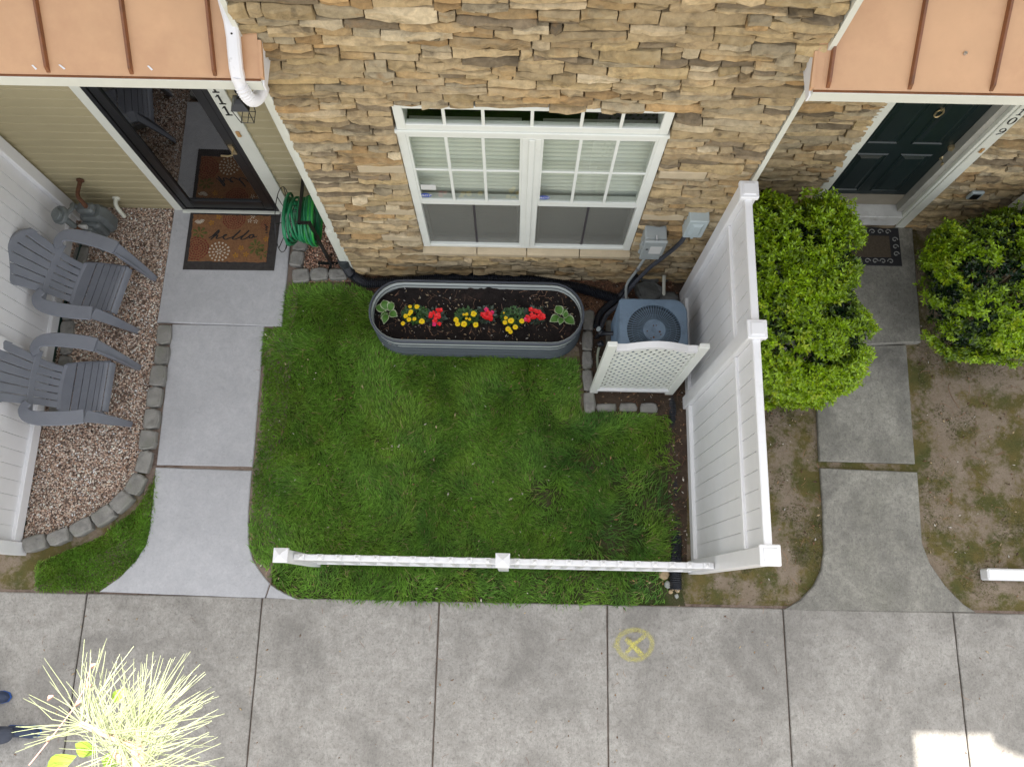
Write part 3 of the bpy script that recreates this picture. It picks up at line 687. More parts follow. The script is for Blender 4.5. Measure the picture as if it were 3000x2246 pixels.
def onroof(px, py, h=.05):
    r = ray(px, py); y0 = 2.835; z0 = 3.352+h; t = (z0-CAMZ-.7*y0)/(r.z-.7*r.y); return Vector((0,0,CAMZ))+r*t
pts = [onroof(650,-40), onroof(662,10), onroof(676,60), onroof(684,110), onroof(688,160), onroof(692,200,.045)]
q0 = G(700,238,3.33); q1 = G(716,270,3.27); q2 = G(735,292,3.19); q3 = G(752,290,3.12); q4 = G(764,272,3.09); q5 = G(772,262,3.05)
part('upper_pipe', rect_tube(pts+[q0], .074, .05), M_white, ds)
# ribbed elbow
cr = MB(); base = [pts[-1].lerp(q0,.6), q0, q1, q2, q3, q4, q5, Vector((-1.600,3.0,2.95))]
def catmull(P, n):
    out = []
    P = [Vector(p) for p in P]
    for i in range(len(P)-1):
        p0 = P[max(i-1,0)]; p1 = P[i]; p2 = P[i+1]; p3 = P[min(i+2,len(P)-1)]
        for k in range(n):
            t = k/n; out.append(.5*((2*p1)+(-p0+p2)*t+(2*p0-5*p1+4*p2-p3)*t*t+(-p0+3*p1-3*p2+p3)*t**3))
    out.append(P[-1]); return out
cp = catmull(base, 9); cr = MB().tube(cp, .03, 10, rad=[.041 if (12 < i < 48) and i % 2 == 0 else .0355 for i in range(len(cp))])
part('elbow', cr, M_white, ds)
for q in (pts[1]+Vector((0,0,.03)), pts[3]+Vector((0,0,.03))): part('screw', MB().disc(q, .006, .004, 8), M_black, ds)
part('lower_pipe', rect_tube([(-1.612,3.045,3.0),(-1.612,3.045,2.0),(-1.614,3.045,.85)], .052, .05), M_trim, ds)
part('lower_pipe', rect_tube([(-1.622,3.035,.90),(-1.622,3.035,.5),(-1.622,3.02,.20)], .078, .055), M_trim, ds)

# gas meter
gmx = thing('gas_meter', 'grey gas meter with round regulator and rusty pipes beside white fence', 'gas meter', (-4.02, 3.42, 0))
mc = Vector((-3.98,3.40,.30))
body = MB(); 
for (z_, k, yk) in ((.12,.80,.8),(.15,1,1),(.36,1,1),(.40,.94,.9)): pass
body.rings([[(mc.x+sx_*.125*k, mc.y+sy_*.085*k2, z_) for sx_, sy_ in ((-1,-.6),(-.7,-1),(.7,-1),(1,-.6),(1,.6),(.7,1),(-.7,1),(-1,.6))] for z_, k, k2 in ((.10,.75,.8),(.14,1,1),(.34,1,1),(.39,.85,.9),(.42,.7,.8))], True, True, True)
part('body', body, M_meter, gmx, sharp=35)
part('front_case', MB().bbox((mc.x-.12,mc.y-.135,.13),(mc.x+.07,mc.y-.07,.36),.02), M_meter, gmx)
part('top_case', MB().bbox((mc.x-.10,mc.y-.05,.42),(mc.x+.06,mc.y+.05,.50),.02), M_meter, gmx)
ip = part('index_box', MB().bbox((mc.x-.10,mc.y-.165,.25),(mc.x+.01,mc.y-.13,.36),.008), M_meter, gmx)
part('index_window', MB().box((mc.x-.09,mc.y-.168,.30),(mc.x-.02,mc.y-.1655,.33)), M_label, ip)
part('index_label', MB().box((mc.x-.09,mc.y-.168,.26),(mc.x+.0,mc.y-.1655,.28)), M_red, ip)
part('bracket', MB().box((mc.x-.11,mc.y-.16,.36),(mc.x-.03,mc.y-.13,.39)), M_label, gmx)
part('outlet_pipe', MB().tube(catmull([(mc.x-.0,mc.y,.49),(mc.x-.01,mc.y+.02,.56),(mc.x-.055,mc.y+.08,.57),(mc.x-.06,mc.y+.20,.56),(mc.x-.06,YL-.02,.56)],4),.019,8), M_rust, gmx)
part('pipe_flange', MB().disc((mc.x-.06,YL-.022,.56),.035,-.012,12,(0,1,0)), M_rust, gmx)
rg = Vector((-4.13,3.26,.60))
part('regulator', MB().disc(rg,.085,.035,18,(-.35,-.2,.9)).disc(rg+Vector((-.012,-.007,.03)),.055,.035,14,(-.35,-.2,.9)), M_meter, gmx)
part('inlet_elbow', MB().tube(catmull([(mc.x-.09,mc.y,.45),(mc.x-.10,mc.y+.0,.54),(rg.x+.07,rg.y+.08,.58),(rg.x+.04,rg.y+.02,.60)],5),.022,8), M_meter, gmx)
part('riser', MB().tube([(rg.x+.02,rg.y-.02,.56),(rg.x+.05,rg.y-.04,.46)],.028,8).tube([(rg.x+.05,rg.y-.04,.46),(rg.x+.085,rg.y-.06,.36)],.017,8), M_meter, gmx)
part('rusty_coupling', MB().tube([(rg.x+.055,rg.y-.045,.45),(rg.x+.085,rg.y-.06,.36)],.021,8), M_rust, gmx)
part('riser', MB().tube([(rg.x+.085,rg.y-.06,.36),(rg.x+.10,rg.y-.07,.22),(rg.x+.10,rg.y-.07,-.02)],.020,8), M_meter, gmx)
part('valve', MB().disc((rg.x+.06,rg.y-.062,.33),.022,.07,8,(1,0,0)), M_steel, gmx)
# small white vent elbow
ve = thing('vent_pipe', 'small white plastic elbow pipe out of the tan siding', 'pipe', (-3.87, YL, .1))
part('pipe', MB().tube(catmull([(-3.876,YL-.01,.20),(-3.874,YL-.07,.20),(-3.862,YL-.11,.17),(-3.845,YL-.14,.06)],5),.021,10), M_pvc, ve)
part('collar', MB().disc((-3.876,YL-.012,.20),.036,-.014,14,(0,1,0)), M_pvc, ve)

# ------------------------------------------------------------------ door mats
mt = thing('doormat', 'brown hello doormat with printed flowers and dark rubber border', 'doormat', (-2.78, 3.3, .012))
part('border', MB().slab([(-3.222,3.598),(-2.335,3.600),(-2.345,3.006),(-3.226,2.998)], .012, .022, .004), M_rubber, mt)
cx0, cx1, cy0, cy1 = -3.185, -2.425, 3.085, 3.575
out = []
for (a, b) in (((cx0,cy0),(cx1,cy0)),((cx1,cy0),(cx1,cy1)),((cx1,cy1),(cx0,cy1)),((cx0,cy1),(cx0,cy0))):
    n = 30
    for k in range(n): out.append((a[0]+(b[0]-a[0])*k/n+random.uniform(-.004,.004), a[1]+(b[1]-a[1])*k/n+random.uniform(-.004,.004)))
part('coir_panel', MB().slab(out, .022, .027, .001), M_brown, mt)
# print placed from the mat crop (2212 wide, 7.373 px per pixel)
mp = lambda u, v: Vector(G2(530+u/7.373, 600+v/7.373, .03))
def flat_shapes(polys, z):
    m = MB()
    for P in polys: m.add([(p[0], p[1], z) for p in P], [tuple(range(len(P)))])
    return m
def petal(c, ang, r0, r1, wd, asp=1):
    c = Vector(c); d = Vector((math.cos(ang), math.sin(ang))); n_ = Vector((-d.y, d.x)); L = r1-r0
    return [c+d*(r0+L*t)+n_*wd*w_ for t, w_ in ((0,0),(.35,.55),(.75,1),(1,.4),(1,-.4),(.75,-1),(.35,-.55))]
def mum(c, R_, rings_, squash=1.0):
    out = []; c = Vector(c)
    for k in range(rings_):
        r1 = R_*(k+1)/rings_; r0 = r1-R_/rings_*.8; n_ = 6+k*5
        for i in range(n_): out.append(petal(c, 2*math.pi*(i+.5*(k%2))/n_+.1, r0, r1*random.uniform(.92,1), R_*.075*(1+.15*k)))
    return out
P_cream = plain('mat_cream_print', (.55,.48,.38), .95, var=.12, vs=80); P_maroon = plain('mat_maroon_print', (.16,.030,.020), .95, var=.35, vs=60); P_olive = plain('mat_olive_print', (.10,.10,.025), .95, var=.4, vs=60); P_gold = plain('mat_gold_print', (.36,.17,.02), .95, var=.3, vs=60)
cl = lambda P: [[Vector((min(max(p[0],cx0+.004),cx1-.004), min(max(p[1],cy0+.004),cy1-.004))) for p in q] for q in P]
part('maroon_flower', flat_shapes(cl(mum(mp(330,940), .125, 5)), .0285), P_maroon, mt); part('maroon_flower', flat_shapes(cl(mum(mp(1150,300), .115, 5)), .0285), P_maroon, mt)
part('maroon_flower', flat_shapes(cl(mum(mp(1830,430), .05, 3)), .0285), P_maroon, mt)
lf_ = []
for c, a0, n_, L in ((mp(400,600),0,7,.08),(mp(1620,900),1,8,.09),(mp(1750,1050),.4,6,.07),(mp(1750,260),0,5,.03)):
    for k in range(n_): lf_.append(petal(c, a0+2*math.pi*k/n_, .01, L*random.uniform(.7,1), L*.17))
part('olive_leaves', flat_shapes(cl(lf_), .0282), P_olive, mt)
gd = []
for c in (mp(820,260),mp(660,390),mp(1300,930),mp(1180,1090),mp(1400,1070),mp(1840,740)):
    for k in range(5): gd.append(petal(c, k*1.257+c[0]*9, .002, .028, .008))
part('gold_flowers', flat_shapes(cl(gd), .0288), P_gold, mt)
part('cream_flower', flat_shapes(cl(mum(mp(820,1010), .108, 3)), .0292), P_cream, mt)
ds_ = [petal(mp(400,300), R(a), .012, .056, .0055) for a in (-20,-38,-55,-72,-88,-103,-120,-140)]
for c in (mp(1490,345),mp(1615,360),mp(1555,255)):
    ds_ += [petal(c, 1.5+k*1.257, .002, .024, .0045) for k in range(5)]
part('cream_daisies', flat_shapes(cl(ds_), .0292), P_cream, mt)
HELLO = [[(600,715),(660,690),(720,640),(790,570),(820,545),(810,600),(750,650),(690,710),(640,755),(700,700),(770,655),(790,665),(765,720),(790,730),(880,700),(930,680),(985,650),(975,640),(935,660),(915,710),(960,750),(1040,720),(1130,690),(1200,640),(1270,570),(1285,550),(1255,585),(1180,650),(1120,720),(1130,748),(1200,735),(1300,690),(1380,640),(1455,570),(1470,550),(1440,590),(1360,660),(1300,725),(1320,750),(1400,730),(1500,660),(1560,640),(1570,670),(1530,715),(1490,720),(1475,690),(1500,650),(1550,650),(1590,700),(1640,690)]]
hm = MB()
for s_ in HELLO:
    cpts = catmull([(*mp(*q), .0300) for q in s_], 3); n_ = len(cpts); vs_ = []
    for i, q in enumerate(cpts):
        t = (cpts[min(i+1,n_-1)]-cpts[max(i-1,0)]).normalized(); nn = Vector((-t.y, t.x, 0)); w_ = .0036+.0042*abs(t.y) 
        vs_ += [q-nn*w_+Vector((0,0,i*2e-6)), q+nn*w_+Vector((0,0,i*2e-6))]
    hm.add(vs_, [(2*i,2*i+1,2*i+3,2*i+2) for i in range(n_-1)])
part('lettering', hm, M_ink, mt, label='hello in black script')
sp_ = [petal(mp(*c), R(a), 0, .035, .006) for c, a in (((1900,500),150),((1890,560),165),((1900,590),195),((1850,470),130),((1860,540),120))]
sp_ += [petal(mp(330,205), R(-50), 0, .05, .0015)]
part('black_sprig', flat_shapes(cl(sp_), .0296), M_ink, mt)

m2 = thing('doormat', 'black scroll-bordered rubber doormat half hidden by the clipped bush', 'doormat', (3.2, 3.38, .045))
ox0, ox1, oy0, oy1 = 2.86, 3.715, 3.17, 3.565
part('rubber_mat', MB().slab([(ox0,oy0),(ox1,oy0),(ox1,oy1),(ox0,oy1)], .046, .056, .004), plain('mat_black', (.018,.018,.022), .7), m2)
part('brown_panel', MB().slab([(ox0+.10,oy0+.085),(ox1-.10,oy0+.085),(ox1-.10,oy1-.085),(ox0+.10,oy1-.085)], .056, .060, .002), plain('mat_brown', (.085,.065,.045), .95, var=.25, vs=50), m2)
sc_ = MB()
def scroll(c, s, fl):
    P = []
    for k in range(14):
        a = k*.46; r_ = .030*(1-k/17); P.append((c[0]+fl*r_*math.cos(a)*s, c[1]+r_*math.sin(a)*s, .060))
    sc_.tube(P, .0055, 5)
k = ox0+.07
while k < ox1-.06: scroll((k, oy0+.043), 1, 1 if int(k*20)%2 else -1); scroll((k, oy1-.043), 1, -1 if int(k*20)%2 else 1); k += .075
k = oy0+.12
while k < oy1-.1: scroll((ox1-.05, k), 1, 1); scroll((ox0+.05, k), 1, -1); k += .075
part('scrollwork', sc_, plain('scroll_grey', (.26,.26,.25), .6), m2, kind='stuff')

# ------------------------------------------------------------------ right porch: stone wall, green door
rw = thing('porch_stone_wall', 'shaded ledge stone wall around the dark green front door', 'wall', (3.2, YR, 0))
dl, dr, dtop = 2.70, 3.775, 2.62
part('backing', MB().box((WX1+.026,YR,-.05),(2.72,YR+.12,3.6)).box((dr-.02,YR,-.05),(5.0,YR+.12,3.6)).box((2.72,YR,dtop+.05),(dr-.02,YR+.12,3.6)).box((2.72,YR,-.05),(dr-.02,YR+.12,.095)), plain('mortar_dark', (.045,.034,.022), .95), rw)
cells = pack(WX1+.03, 2.72, 0.0, 3.25) + pack(dr, 4.98, 0.0, 3.25) + pack(2.80, 3.68, .0, .10)
stone_wall(rw, cells, YR+.012, 300)
gd_ = thing('front_door', 'dark green six-panel front door with brass knob and knocker', 'door', (3.18, YR, 0))
# jagged left casing edge where stones meet it
part('casing', MB().bbox((2.690,YR-.030,.0),(2.778,YR+.09,dtop+.1),.004), M_trim, gd_)
rcs = part('casing', MB().bbox((3.688,YR-.045,.0),(3.778,YR+.05,dtop+.1),.004).bbox((3.655,YR-.035,.05),(3.686,YR+.06,dtop+.1),.004), M_trim, gd_)
part('casing', MB().box((2.778,YR-.028,dtop+.01),(3.655,YR+.09,dtop+.1)), M_trim, gd_)
part('jamb', MB().box((3.596,YR+.0,.30),(3.653,YR+.12,dtop)), plain('jamb_grey', (.36,.35,.31), .5), gd_)
part('sill', MB().bbox((2.778,YR-.055,.105),(3.655,YR+.12,.285),.006), plain('sill_grey', (.60,.60,.58), .45, dirt=((.3,.28,.25), 8, .5, .8)), gd_)
yd = YR+.075
leaf = part('door_leaf', MB().box((2.786,yd,.49),(3.592,yd+.045,dtop)), M_dgreen, gd_)
part('kick_plate', MB().box((2.786,yd-.004,.295),(3.592,yd+.04,.488)), M_tan, gd_)
W2 = lambda u, v: W(2480+u/4.14, 280+v/4.14, yd)
def raised(x0, x1, z0, z1):
    m = MB(); r0 = [(x0,z0),(x1,z0),(x1,z1),(x0,z1)]
    ins = lambda k: [(x0+k,z0+k),(x1-k,z0+k),(x1-k,z1-k),(x0+k,z1-k)]
    m.rings([[(x,yd-.001,z) for x, z in r0], [(x,yd-.010,z) for x, z in ins(.012)], [(x,yd-.0015,z) for x, z in ins(.024)], [(x,yd-.0015,z) for x, z in ins(.034)], [(x,yd-.014,z) for x, z in ins(.062)]], True)
    return m
for (a, b) in ((2.855,3.125),(3.225,3.495)):
    for (c, d) in ((.56,1.20),(1.36,2.0),(2.10,2.48)):
        part('door_panel', raised(a, b, c, d), M_dgreen, leaf)
pb = W2(1295,620); part('deadbolt', MB().disc((pb.x-.015,yd,pb.z),.030,-.028,16,(0,1,0)), M_brass, leaf)
pk = W2(1175,760); part('knob', MB().tube([(pk.x,yd,pk.z),(pk.x,yd-.03,pk.z),(pk.x,yd-.04,pk.z),(pk.x,yd-.06,pk.z),(pk.x,yd-.07,pk.z)],.02,12,rad=[.034,.012,.022,.030,.012]), M_brass, leaf)
kn = W2(1120,200); part('knocker', MB().tube([(kn.x+.028*math.cos(a),yd-.012,kn.z+.05*math.sin(a)) for a in [k*2*math.pi/16 for k in range(17)]],.007,6).disc((kn.x,yd,kn.z+.05),.016,-.02,10,(0,1,0)), M_brass, leaf)
part('doorbell', MB().bbox((3.718,YR-.058,1.45),(3.748,YR-.045,1.515),.006), bpy.data.materials['doorbell_tan'], rcs)
yn = YR-.047
part('digit', ringdig(3.733,1.90,yn,.030,.048,.013), M_ink, rcs, label='black house number 0')
part('digit', ringdig(3.735,1.775,yn,.026,.026,.010,[(3.760,yn-.001,1.775),(3.753,yn-.001,1.740),(3.715,yn-.001,1.715)]), M_ink, rcs, label='black house number 9')
part('digit', digit_one(3.733,1.975,yn,.09), M_ink, rcs, label='black house number 1')
pw = W(2857,570,YR-.05); ob = thing('outlet_box', 'grey outdoor outlet cover low on the porch stones', 'outlet', (pw.x, YR-.04, pw.z))
part('plate', MB().bbox((pw.x-.055,YR-.070,pw.z-.06),(pw.x+.055,YR-.04,pw.z+.06),.006), M_boxg, ob)
part('socket', MB().bbox((pw.x-.040,YR-.076,pw.z-.045),(pw.x+.035,YR-.070,pw.z+.04),.003), M_black, ob)
# neighbouring corner at the far right edge
nc = thing('neighbour_wall', 'white corner board and stone return at the right edge', 'wall', (4.95, 3.4, 0))
part('corner_board', MB().bbox((4.44,3.40,0),(4.53,3.53,3.2),.004), M_trim, nc)
nb_ = MB().box((4.53,3.44,-.03),(5.4,3.56,3.2)); part('backing', nb_, bpy.data.materials['mortar_dark'], nc)
for i, q in enumerate(pack(4.535, 5.1, 0, 1.2)): part('stone', stone_mesh(*q[:4], 3.45, i*17+1), M_stone, nc, sharp=48)

# ------------------------------------------------------------------ privacy fences
def priv_post(name, parent, x, y, h):
    p_ = part('post', MB().bbox((x,y-.058,-.1),(x+.116,y+.058,h),.006), M_vinyl, parent)
    c = Vector((x+.058,y,h)); s_ = .067
    m = MB(); sq = lambda s, z: [(c.x-s,c.y-s,z),(c.x+s,c.y-s,z),(c.x+s,c.y+s,z),(c.x-s,c.y+s,z)]
    m.bbox((c.x-s_,c.y-s_,h-.030),(c.x+s_,c.y+s_,h+.014),.006); m.rings([sq(.044,h+.014), sq(.043,h+.022), sq(.040,h+.025)], True)
    part('post_cap', m, M_vinyl, parent); return p_
def priv_fence(label, xa, ys, h, side, bw=.123, rail=.045):
    t = thing('privacy_fence', label, 'fence', (xa, sum(ys)/len(ys), 0))
    for y in ys: priv_post('post', t, xa, y, h-.01)
    xc = xa+.057
    bm = {}
    for y0, y1 in zip(ys[:-1], ys[1:]):
        a, b = y0+.058, y1-.058; n = round((b-a)/bw); bwid = (b-a)/n
        for nm, zz, th in (('bottom_rail',(.03,.15),.042),('middle_rail',(1.63,1.70),.032),('top_rail',(2.07,2.13),.027)):
            m_ = MB().bbox((xc-th,a+.001,zz[0]),(xc+th,b-.001,zz[1]),.006); part(nm, m_, M_vinyl, t)
        for zz in ((.15,1.63),(1.70,2.07)):
            key = (zz, round(bwid,4))
            if key not in bm:
                bb_ = MB(); bb_.rings([[(-.011,.0035,z_),(.011,.0035,z_),(.011,bwid-.0035,z_),(-.011,bwid-.0035,z_)] for z_ in (zz[0]-.01, zz[1]+.01)]); bb_.box((-.004,bwid-.004,zz[0]),(.004,bwid+.0015,zz[1]))
                bm[key] = mesh_from(bb_, 'board', M_vinyl)
            for k in range(n):
                o = part('board', bm[key], None, t); o.location = (xc-xa, a+k*bwid-t.location.y, 0)
    return t
priv_fence('tall white vinyl privacy fence beside the clipped bush', 1.570, [.292,1.785,2.82], 2.16, -1)
lfn = priv_fence('tall white vinyl fence behind the grey chairs', -4.42, [.33,1.98,3.56], 2.16, 1)
# low picket fence across the lawn
pf = thing('picket_fence', 'low white picket fence across the front of the lawn', 'fence', (0, .27, 0))
def low_post(x, y, h):
    part('post', MB().bbox((x-.045,y-.045,-.1),(x+.045,y+.045,h),.004), M_vinyl, pf)
    m = MB(); s_ = .054; m.box((x-s_,y-s_,h-.012),(x+s_,y+s_,h+.022)); m.rings([[(x-s_,y-s_,h+.022),(x+s_,y-s_,h+.022),(x+s_,y+s_,h+.022),(x-s_,y+s_,h+.022)],[(x-.002,y-.002,h+.06),(x+.002,y-.002,h+.06),(x+.002,y+.002,h+.06),(x-.002,y+.002,h+.06)]], True)
    part('post_cap', m, M_vinyl, pf)
low_post(-1.722,.272,1.13); low_post(-.061,.268,1.13)
pm = MB(); s_ = .019; pm.box((-s_,-s_,.09),(s_,s_,.985)); pm.box((-s_-.003,-s_-.003,.985),(s_+.003,s_+.003,.995)); pm.rings([[(-s_,-s_,.995),(s_,-s_,.995),(s_,s_,.995),(-s_,s_,.995)],[(-.002,-.002,1.015),(.002,-.002,1.015),(.002,.002,1.015),(-.002,.002,1.015)]], True)
pmesh = mesh_from(pm, 'picket', M_vinyl)
for x0, x1, n in ((-1.677,-.106,11),(-.016,1.566,12)):
    a = x0; b = x1
    part('top_rail', MB().bbox((a+.001,.247,.90),(b-.001,.293,.955),.006), M_vinyl, pf)
    part('bottom_rail', MB().bbox((a+.001,.247,.10),(b-.001,.293,.16),.006), M_vinyl, pf)
    for k in range(n):
        o = part('picket', pmesh, None, pf); o.location = (a+(b-a)*(k+.5)/n, 0, 0)
bar = solo('vinyl_rail', MB().bbox((4.150,.236,-.03),(6.2,.336,.10),.012), M_vinyl, 'loose white rail lying on mossy ground at the right edge', 'rail')
# lattice screen
ls = thing('lattice_screen', 'white lattice screen with arched top before the air conditioner', 'screen', (1.08, 1.87, 0))
lx0, lx1, ly, lh = .700, 1.475, 1.875, 1.42
for x in (lx0, lx1-.075): part('post', MB().bbox((x,ly-.02,0),(x+.075,ly+.02,lh+.055),.004), M_trimw, ls)
ai, bi = lx0+.076, lx1-.076
arch = lambda x: lh-.02+.085*max(0, math.sin(math.pi*min(1,max(0,((x-ai)/(bi-ai)-.12)/.76))))
rs = []
for k in range(17):
    x = ai+(bi-ai)*k/16; z_ = arch(x); rs.append([(x,ly-.026,z_-.045),(x,ly+.026,z_-.045),(x,ly+.026,z_),(x,ly-.026,z_)])
part('arched_top_rail', MB().rings(rs, True), M_vinyl, ls)
part('bottom_rail', MB().bbox((ai-.02,ly-.026,.10),(bi+.02,ly+.026,.15),.004), M_vinyl, ls)
def clip_strip(px_, pz_, ang, hw_, x0, x1, z0, zf):
    d = Vector((math.cos(ang), math.sin(ang))); ts = []
    for k in range(-400, 401):
        t = k*.005; x = px_+d.x*t; z = pz_+d.y*t
        if x0 <= x <= x1 and z0 <= z <= zf(x): ts.append(t)
    return (min(ts), max(ts)) if len(ts) > 3 else None
ph, pv = .069, .108; nrm = ph*pv/math.hypot(ph, pv); hw_ = (nrm*.48)/2; cnt = 0
for sg in (1, -1):
    ang = math.atan2(pv, ph*sg); 
    for k in range(-14, 26):
        x_ = ai+k*ph; rr = clip_strip(x_, .15, ang, hw_, ai-.004, bi+.004, .14, lambda x: arch(x)-.04)
        if rr:
            d = Vector((math.cos(ang), 0, math.sin(ang))); n_ = Vector((-d.z, 0, d.x)); a = Vector((x_,0,.15))+d*rr[0]; b = Vector((x_,0,.15))+d*rr[1]
            y0, y1 = (ly-.006, ly-.0005) if sg > 0 else (ly+.0005, ly+.006)
            V_ = [q+Vector((0,y,0)) for y in (y0,y1) for q in (a-n_*hw_, b-n_*hw_, b+n_*hw_, a+n_*hw_)]
            part('lattice_strip', MB().add(V_, [(0,1,2,3),(7,6,5,4),(0,4,5,1),(1,5,6,2),(2,6,7,3),(3,7,4,0)]), M_trimw, ls); cnt += 1

# ------------------------------------------------------------------ air conditioner
AX, AY, AZ = 1.188, 2.243, .70; hs_ = .292
ac = thing('air_conditioner', 'slate grey air conditioner with round fan grille behind the lattice', 'air conditioner', (AX, AY, 0))
def rsq(s, rad, z, n=6):
    out = []
    for qx, qy, a0, r_ in ((1,1,0,rad[0]),(-1,1,90,rad[1]),(-1,-1,180,rad[2]),(1,-1,270,rad[3])):
        for k in range(n+1):
            a = R(a0+90*k/n); out.append((AX+qx*(s-r_)+r_*math.cos(a), AY+qy*(s-r_)+r_*math.sin(a), z))
    full = []
    for i in range(len(out)):
        p, q = Vector(out[i]), Vector(out[(i+1) % len(out)]); m_ = 8 if (q-p).length > .12 else 1
        for k in range(m_): full.append(tuple(p.lerp(q, k/m_)))
    return full
rd = (.12,.035,.035,.12)
FR = .232
top = MB(); outer = rsq(hs_, rd, AZ); n = len(outer)
inner = []
for (x, y, z) in outer:
    a = math.atan2(y-AY, x-AX); inner.append((AX+FR*1.0*math.cos(a), AY+FR*math.sin(a), AZ+.012))
top.rings([rsq(hs_, rd, AZ-.045), rsq(hs_+.003, rd, AZ-.01), rsq(hs_-.008, rd, AZ+.002), inner, [(x,y,AZ-.03) for x,y,z in inner]], False, True, False)
part('top_cover', top, M_ac, ac)
bd = MB().rings([rsq(hs_-.012, rd, .02), rsq(hs_-.012, rd, AZ-.045)], True); part('cabinet', bd, M_acd, ac)
lv = MB()
for k in range(14):
    z_ = .08+k*.042; lv.rings([rsq(hs_-.012, rd, z_+.03), rsq(hs_+.002, rd, z_+.004), rsq(hs_-.012, rd, z_)], False)
part('louvre', lv, M_ac, ac)
part('base_pad', MB().bbox((AX-.33,AY-.33,-.03),(AX+.33,AY+.33,.02),.01), M_path, ac)
part('fan_well', MB().disc((AX,AY,AZ-.25),FR,.002,32).rings([[(AX+FR*math.cos(a),AY+FR*math.sin(a),z_) for a in [k*math.pi/16 for k in range(32)]] for z_ in (AZ-.25,AZ-.03)], False), M_dark, ac)
gr = MB()
for k in range(60):
    a = 2*math.pi*k/60; c_, s_ = math.cos(a), math.sin(a); gr.tube([(AX+.09*c_,AY+.09*s_,AZ+.032),(AX+.16*c_,AY+.16*s_,AZ+.027),(AX+FR*c_,AY+FR*s_,AZ+.012)],.0030,4,False)
for rr_ in (.14,.19): gr.tube([(AX+rr_*math.cos(a),AY+rr_*math.sin(a),AZ+.023) for a in [k*math.pi/20 for k in range(41)]],.0014,4,False)
part('fan_grille', gr, M_ac, ac, kind=None)
part('hub_cap', MB().disc((AX,AY,AZ+.026),.096,.010,32).disc((AX,AY,AZ+.036),.02,.004,16), M_ac, ac)
for k, a in enumerate((2.37, 2.37+2.094, 2.37+4.189)):
    m = MB(); P = [Vector((AX+math.cos(a)*r_, AY+math.sin(a)*r_, AZ-.09)) for r_ in (.02,.09,.16,.218)]; sd_ = Vector((-math.sin(a), math.cos(a), .45)).normalized()
    m.ribbon(P, [.022,.055,.072,.064] if k else [.012,.014,.016,.014], sd_, .003); part('fan_blade', m, M_acd if k else plain('blade_tan', (.40,.38,.30), .5), ac, label=None if k else 'pale fan blade')
rs_ = MB()
for u, v, r_ in ((940,640,.009),(955,680,.006),(853,720,.009),(815,733,.005),(568,320,.005),(517,367,.005),(890,550,.005),(850,552,.006),(760,632,.006)):
    q = G(1740+u/4.87, 840+v/4.87, AZ+.037 if abs(u-850) < 160 else AZ+.006); rs_.disc(q, r_, .0025, 8)
part('rusty_screw', rs_, M_rust, ac)
# service valves and lines at the left of the unit
sv = part('service_valve', MB().tube([(AX-.42,AY+.16,.0),(AX-.41,AY+.15,.12),(AX-.36,AY+.13,.22),(AX-.29,AY+.12,.25)],.020,8).disc((AX-.40,AY+.15,.15),.035,.05,8,(.6,.2,.5)).disc((AX-.41,AY+.05,.12),.03,.05,8,(.6,.2,.5)), M_bplastic, ac)
part('service_pipe', MB().tube(catmull([(AX-.41,AY+.02,.14),(AX-.42,AY-.06,.08),(AX-.40,AY-.2,.04),(AX-.30,AY-.3,.03)],4),.012,6), plain('pale_line', (.22,.24,.18), .6), ac)
part('valve_cap', MB().disc((AX-.41,AY+.18,.17),.024,.03,6,(-.5,.2,.6)), M_boxg, ac)

# wall boxes and conduits
db = thing('disconnect_box', 'grey electrical disconnect box with white label right of the window', 'electrical box', (1.19, YW-.05, .8))
b0 = W(1900,722,YW-.14); b1 = W(1962,652,YW-.14)
bx0, bx1, bz0, bz1 = 1.055, 1.235, .84, 1.17; yb_ = YW-.19
bm_ = part('enclosure', MB().bbox((bx0,yb_+.03,bz0),(bx1,YW-.02,bz1),.012), M_boxd, db)
part('cover', MB().bbox((bx0-.006,yb_,bz0+.05),(bx1+.006,yb_+.03,bz1+.008),.010), M_boxd, db)
part('label', MB().box((bx0+.055,yb_-.002,bz0+.11),(bx0+.155,yb_-.0003,bz0+.25)), M_label, db)
part('window', MB().box((bx0+.025,yb_-.002,bz0+.185),(bx0+.042,yb_-.0003,bz0+.205)), M_ink, db)
part('lower_flap', MB().bbox((bx0,yb_+.005,bz0-.03),(bx1-.01,yb_+.03,bz0+.04),.005), M_boxd, db)
part('hasp', MB().tube([(bx0+.09,yb_+.02,bz1),(bx0+.09,yb_+.02,bz1+.03),(bx0+.09,yb_+.05,bz1+.035)],.008,6), M_steel, db)
part('hinge', MB().disc((bx0-.012,yb_+.03,bz0+.06),.012,.05,6,(0,0,1)).disc((bx0-.012,yb_+.03,bz0+.22),.012,.05,6,(0,0,1)), M_boxd, db)
part('conduit', MB().tube(catmull([(bx0+.08,YW-.11,bz0-.02),(bx0+.07,YW-.12,bz0-.15),(bx0+.03,YW-.14,.42),(AX-.16,AY+.60,.22),(AX-.17,AY+.38,.30),(AX-.17,AY+.28,.35)],5),.013,8), M_boxd, db)
part('clamp', MB().tube([(bx0+.045,YW-.135,.50),(bx0+.04,YW-.14,.47)],.019,8), M_steel, db)
lc = thing('line_cover', 'pale grey refrigerant line cover box beside the privacy fence', 'electrical box', (1.46, YW-.05, 1.2))
cx_0, cx_1, cz0, cz1 = 1.36, 1.515, 1.17, 1.47; yc = YW-.14
cv = MB().bbox((cx_0,yc,cz0),(cx_1,YW-.02,cz1),.006); part('cover', cv, M_boxg, lc)
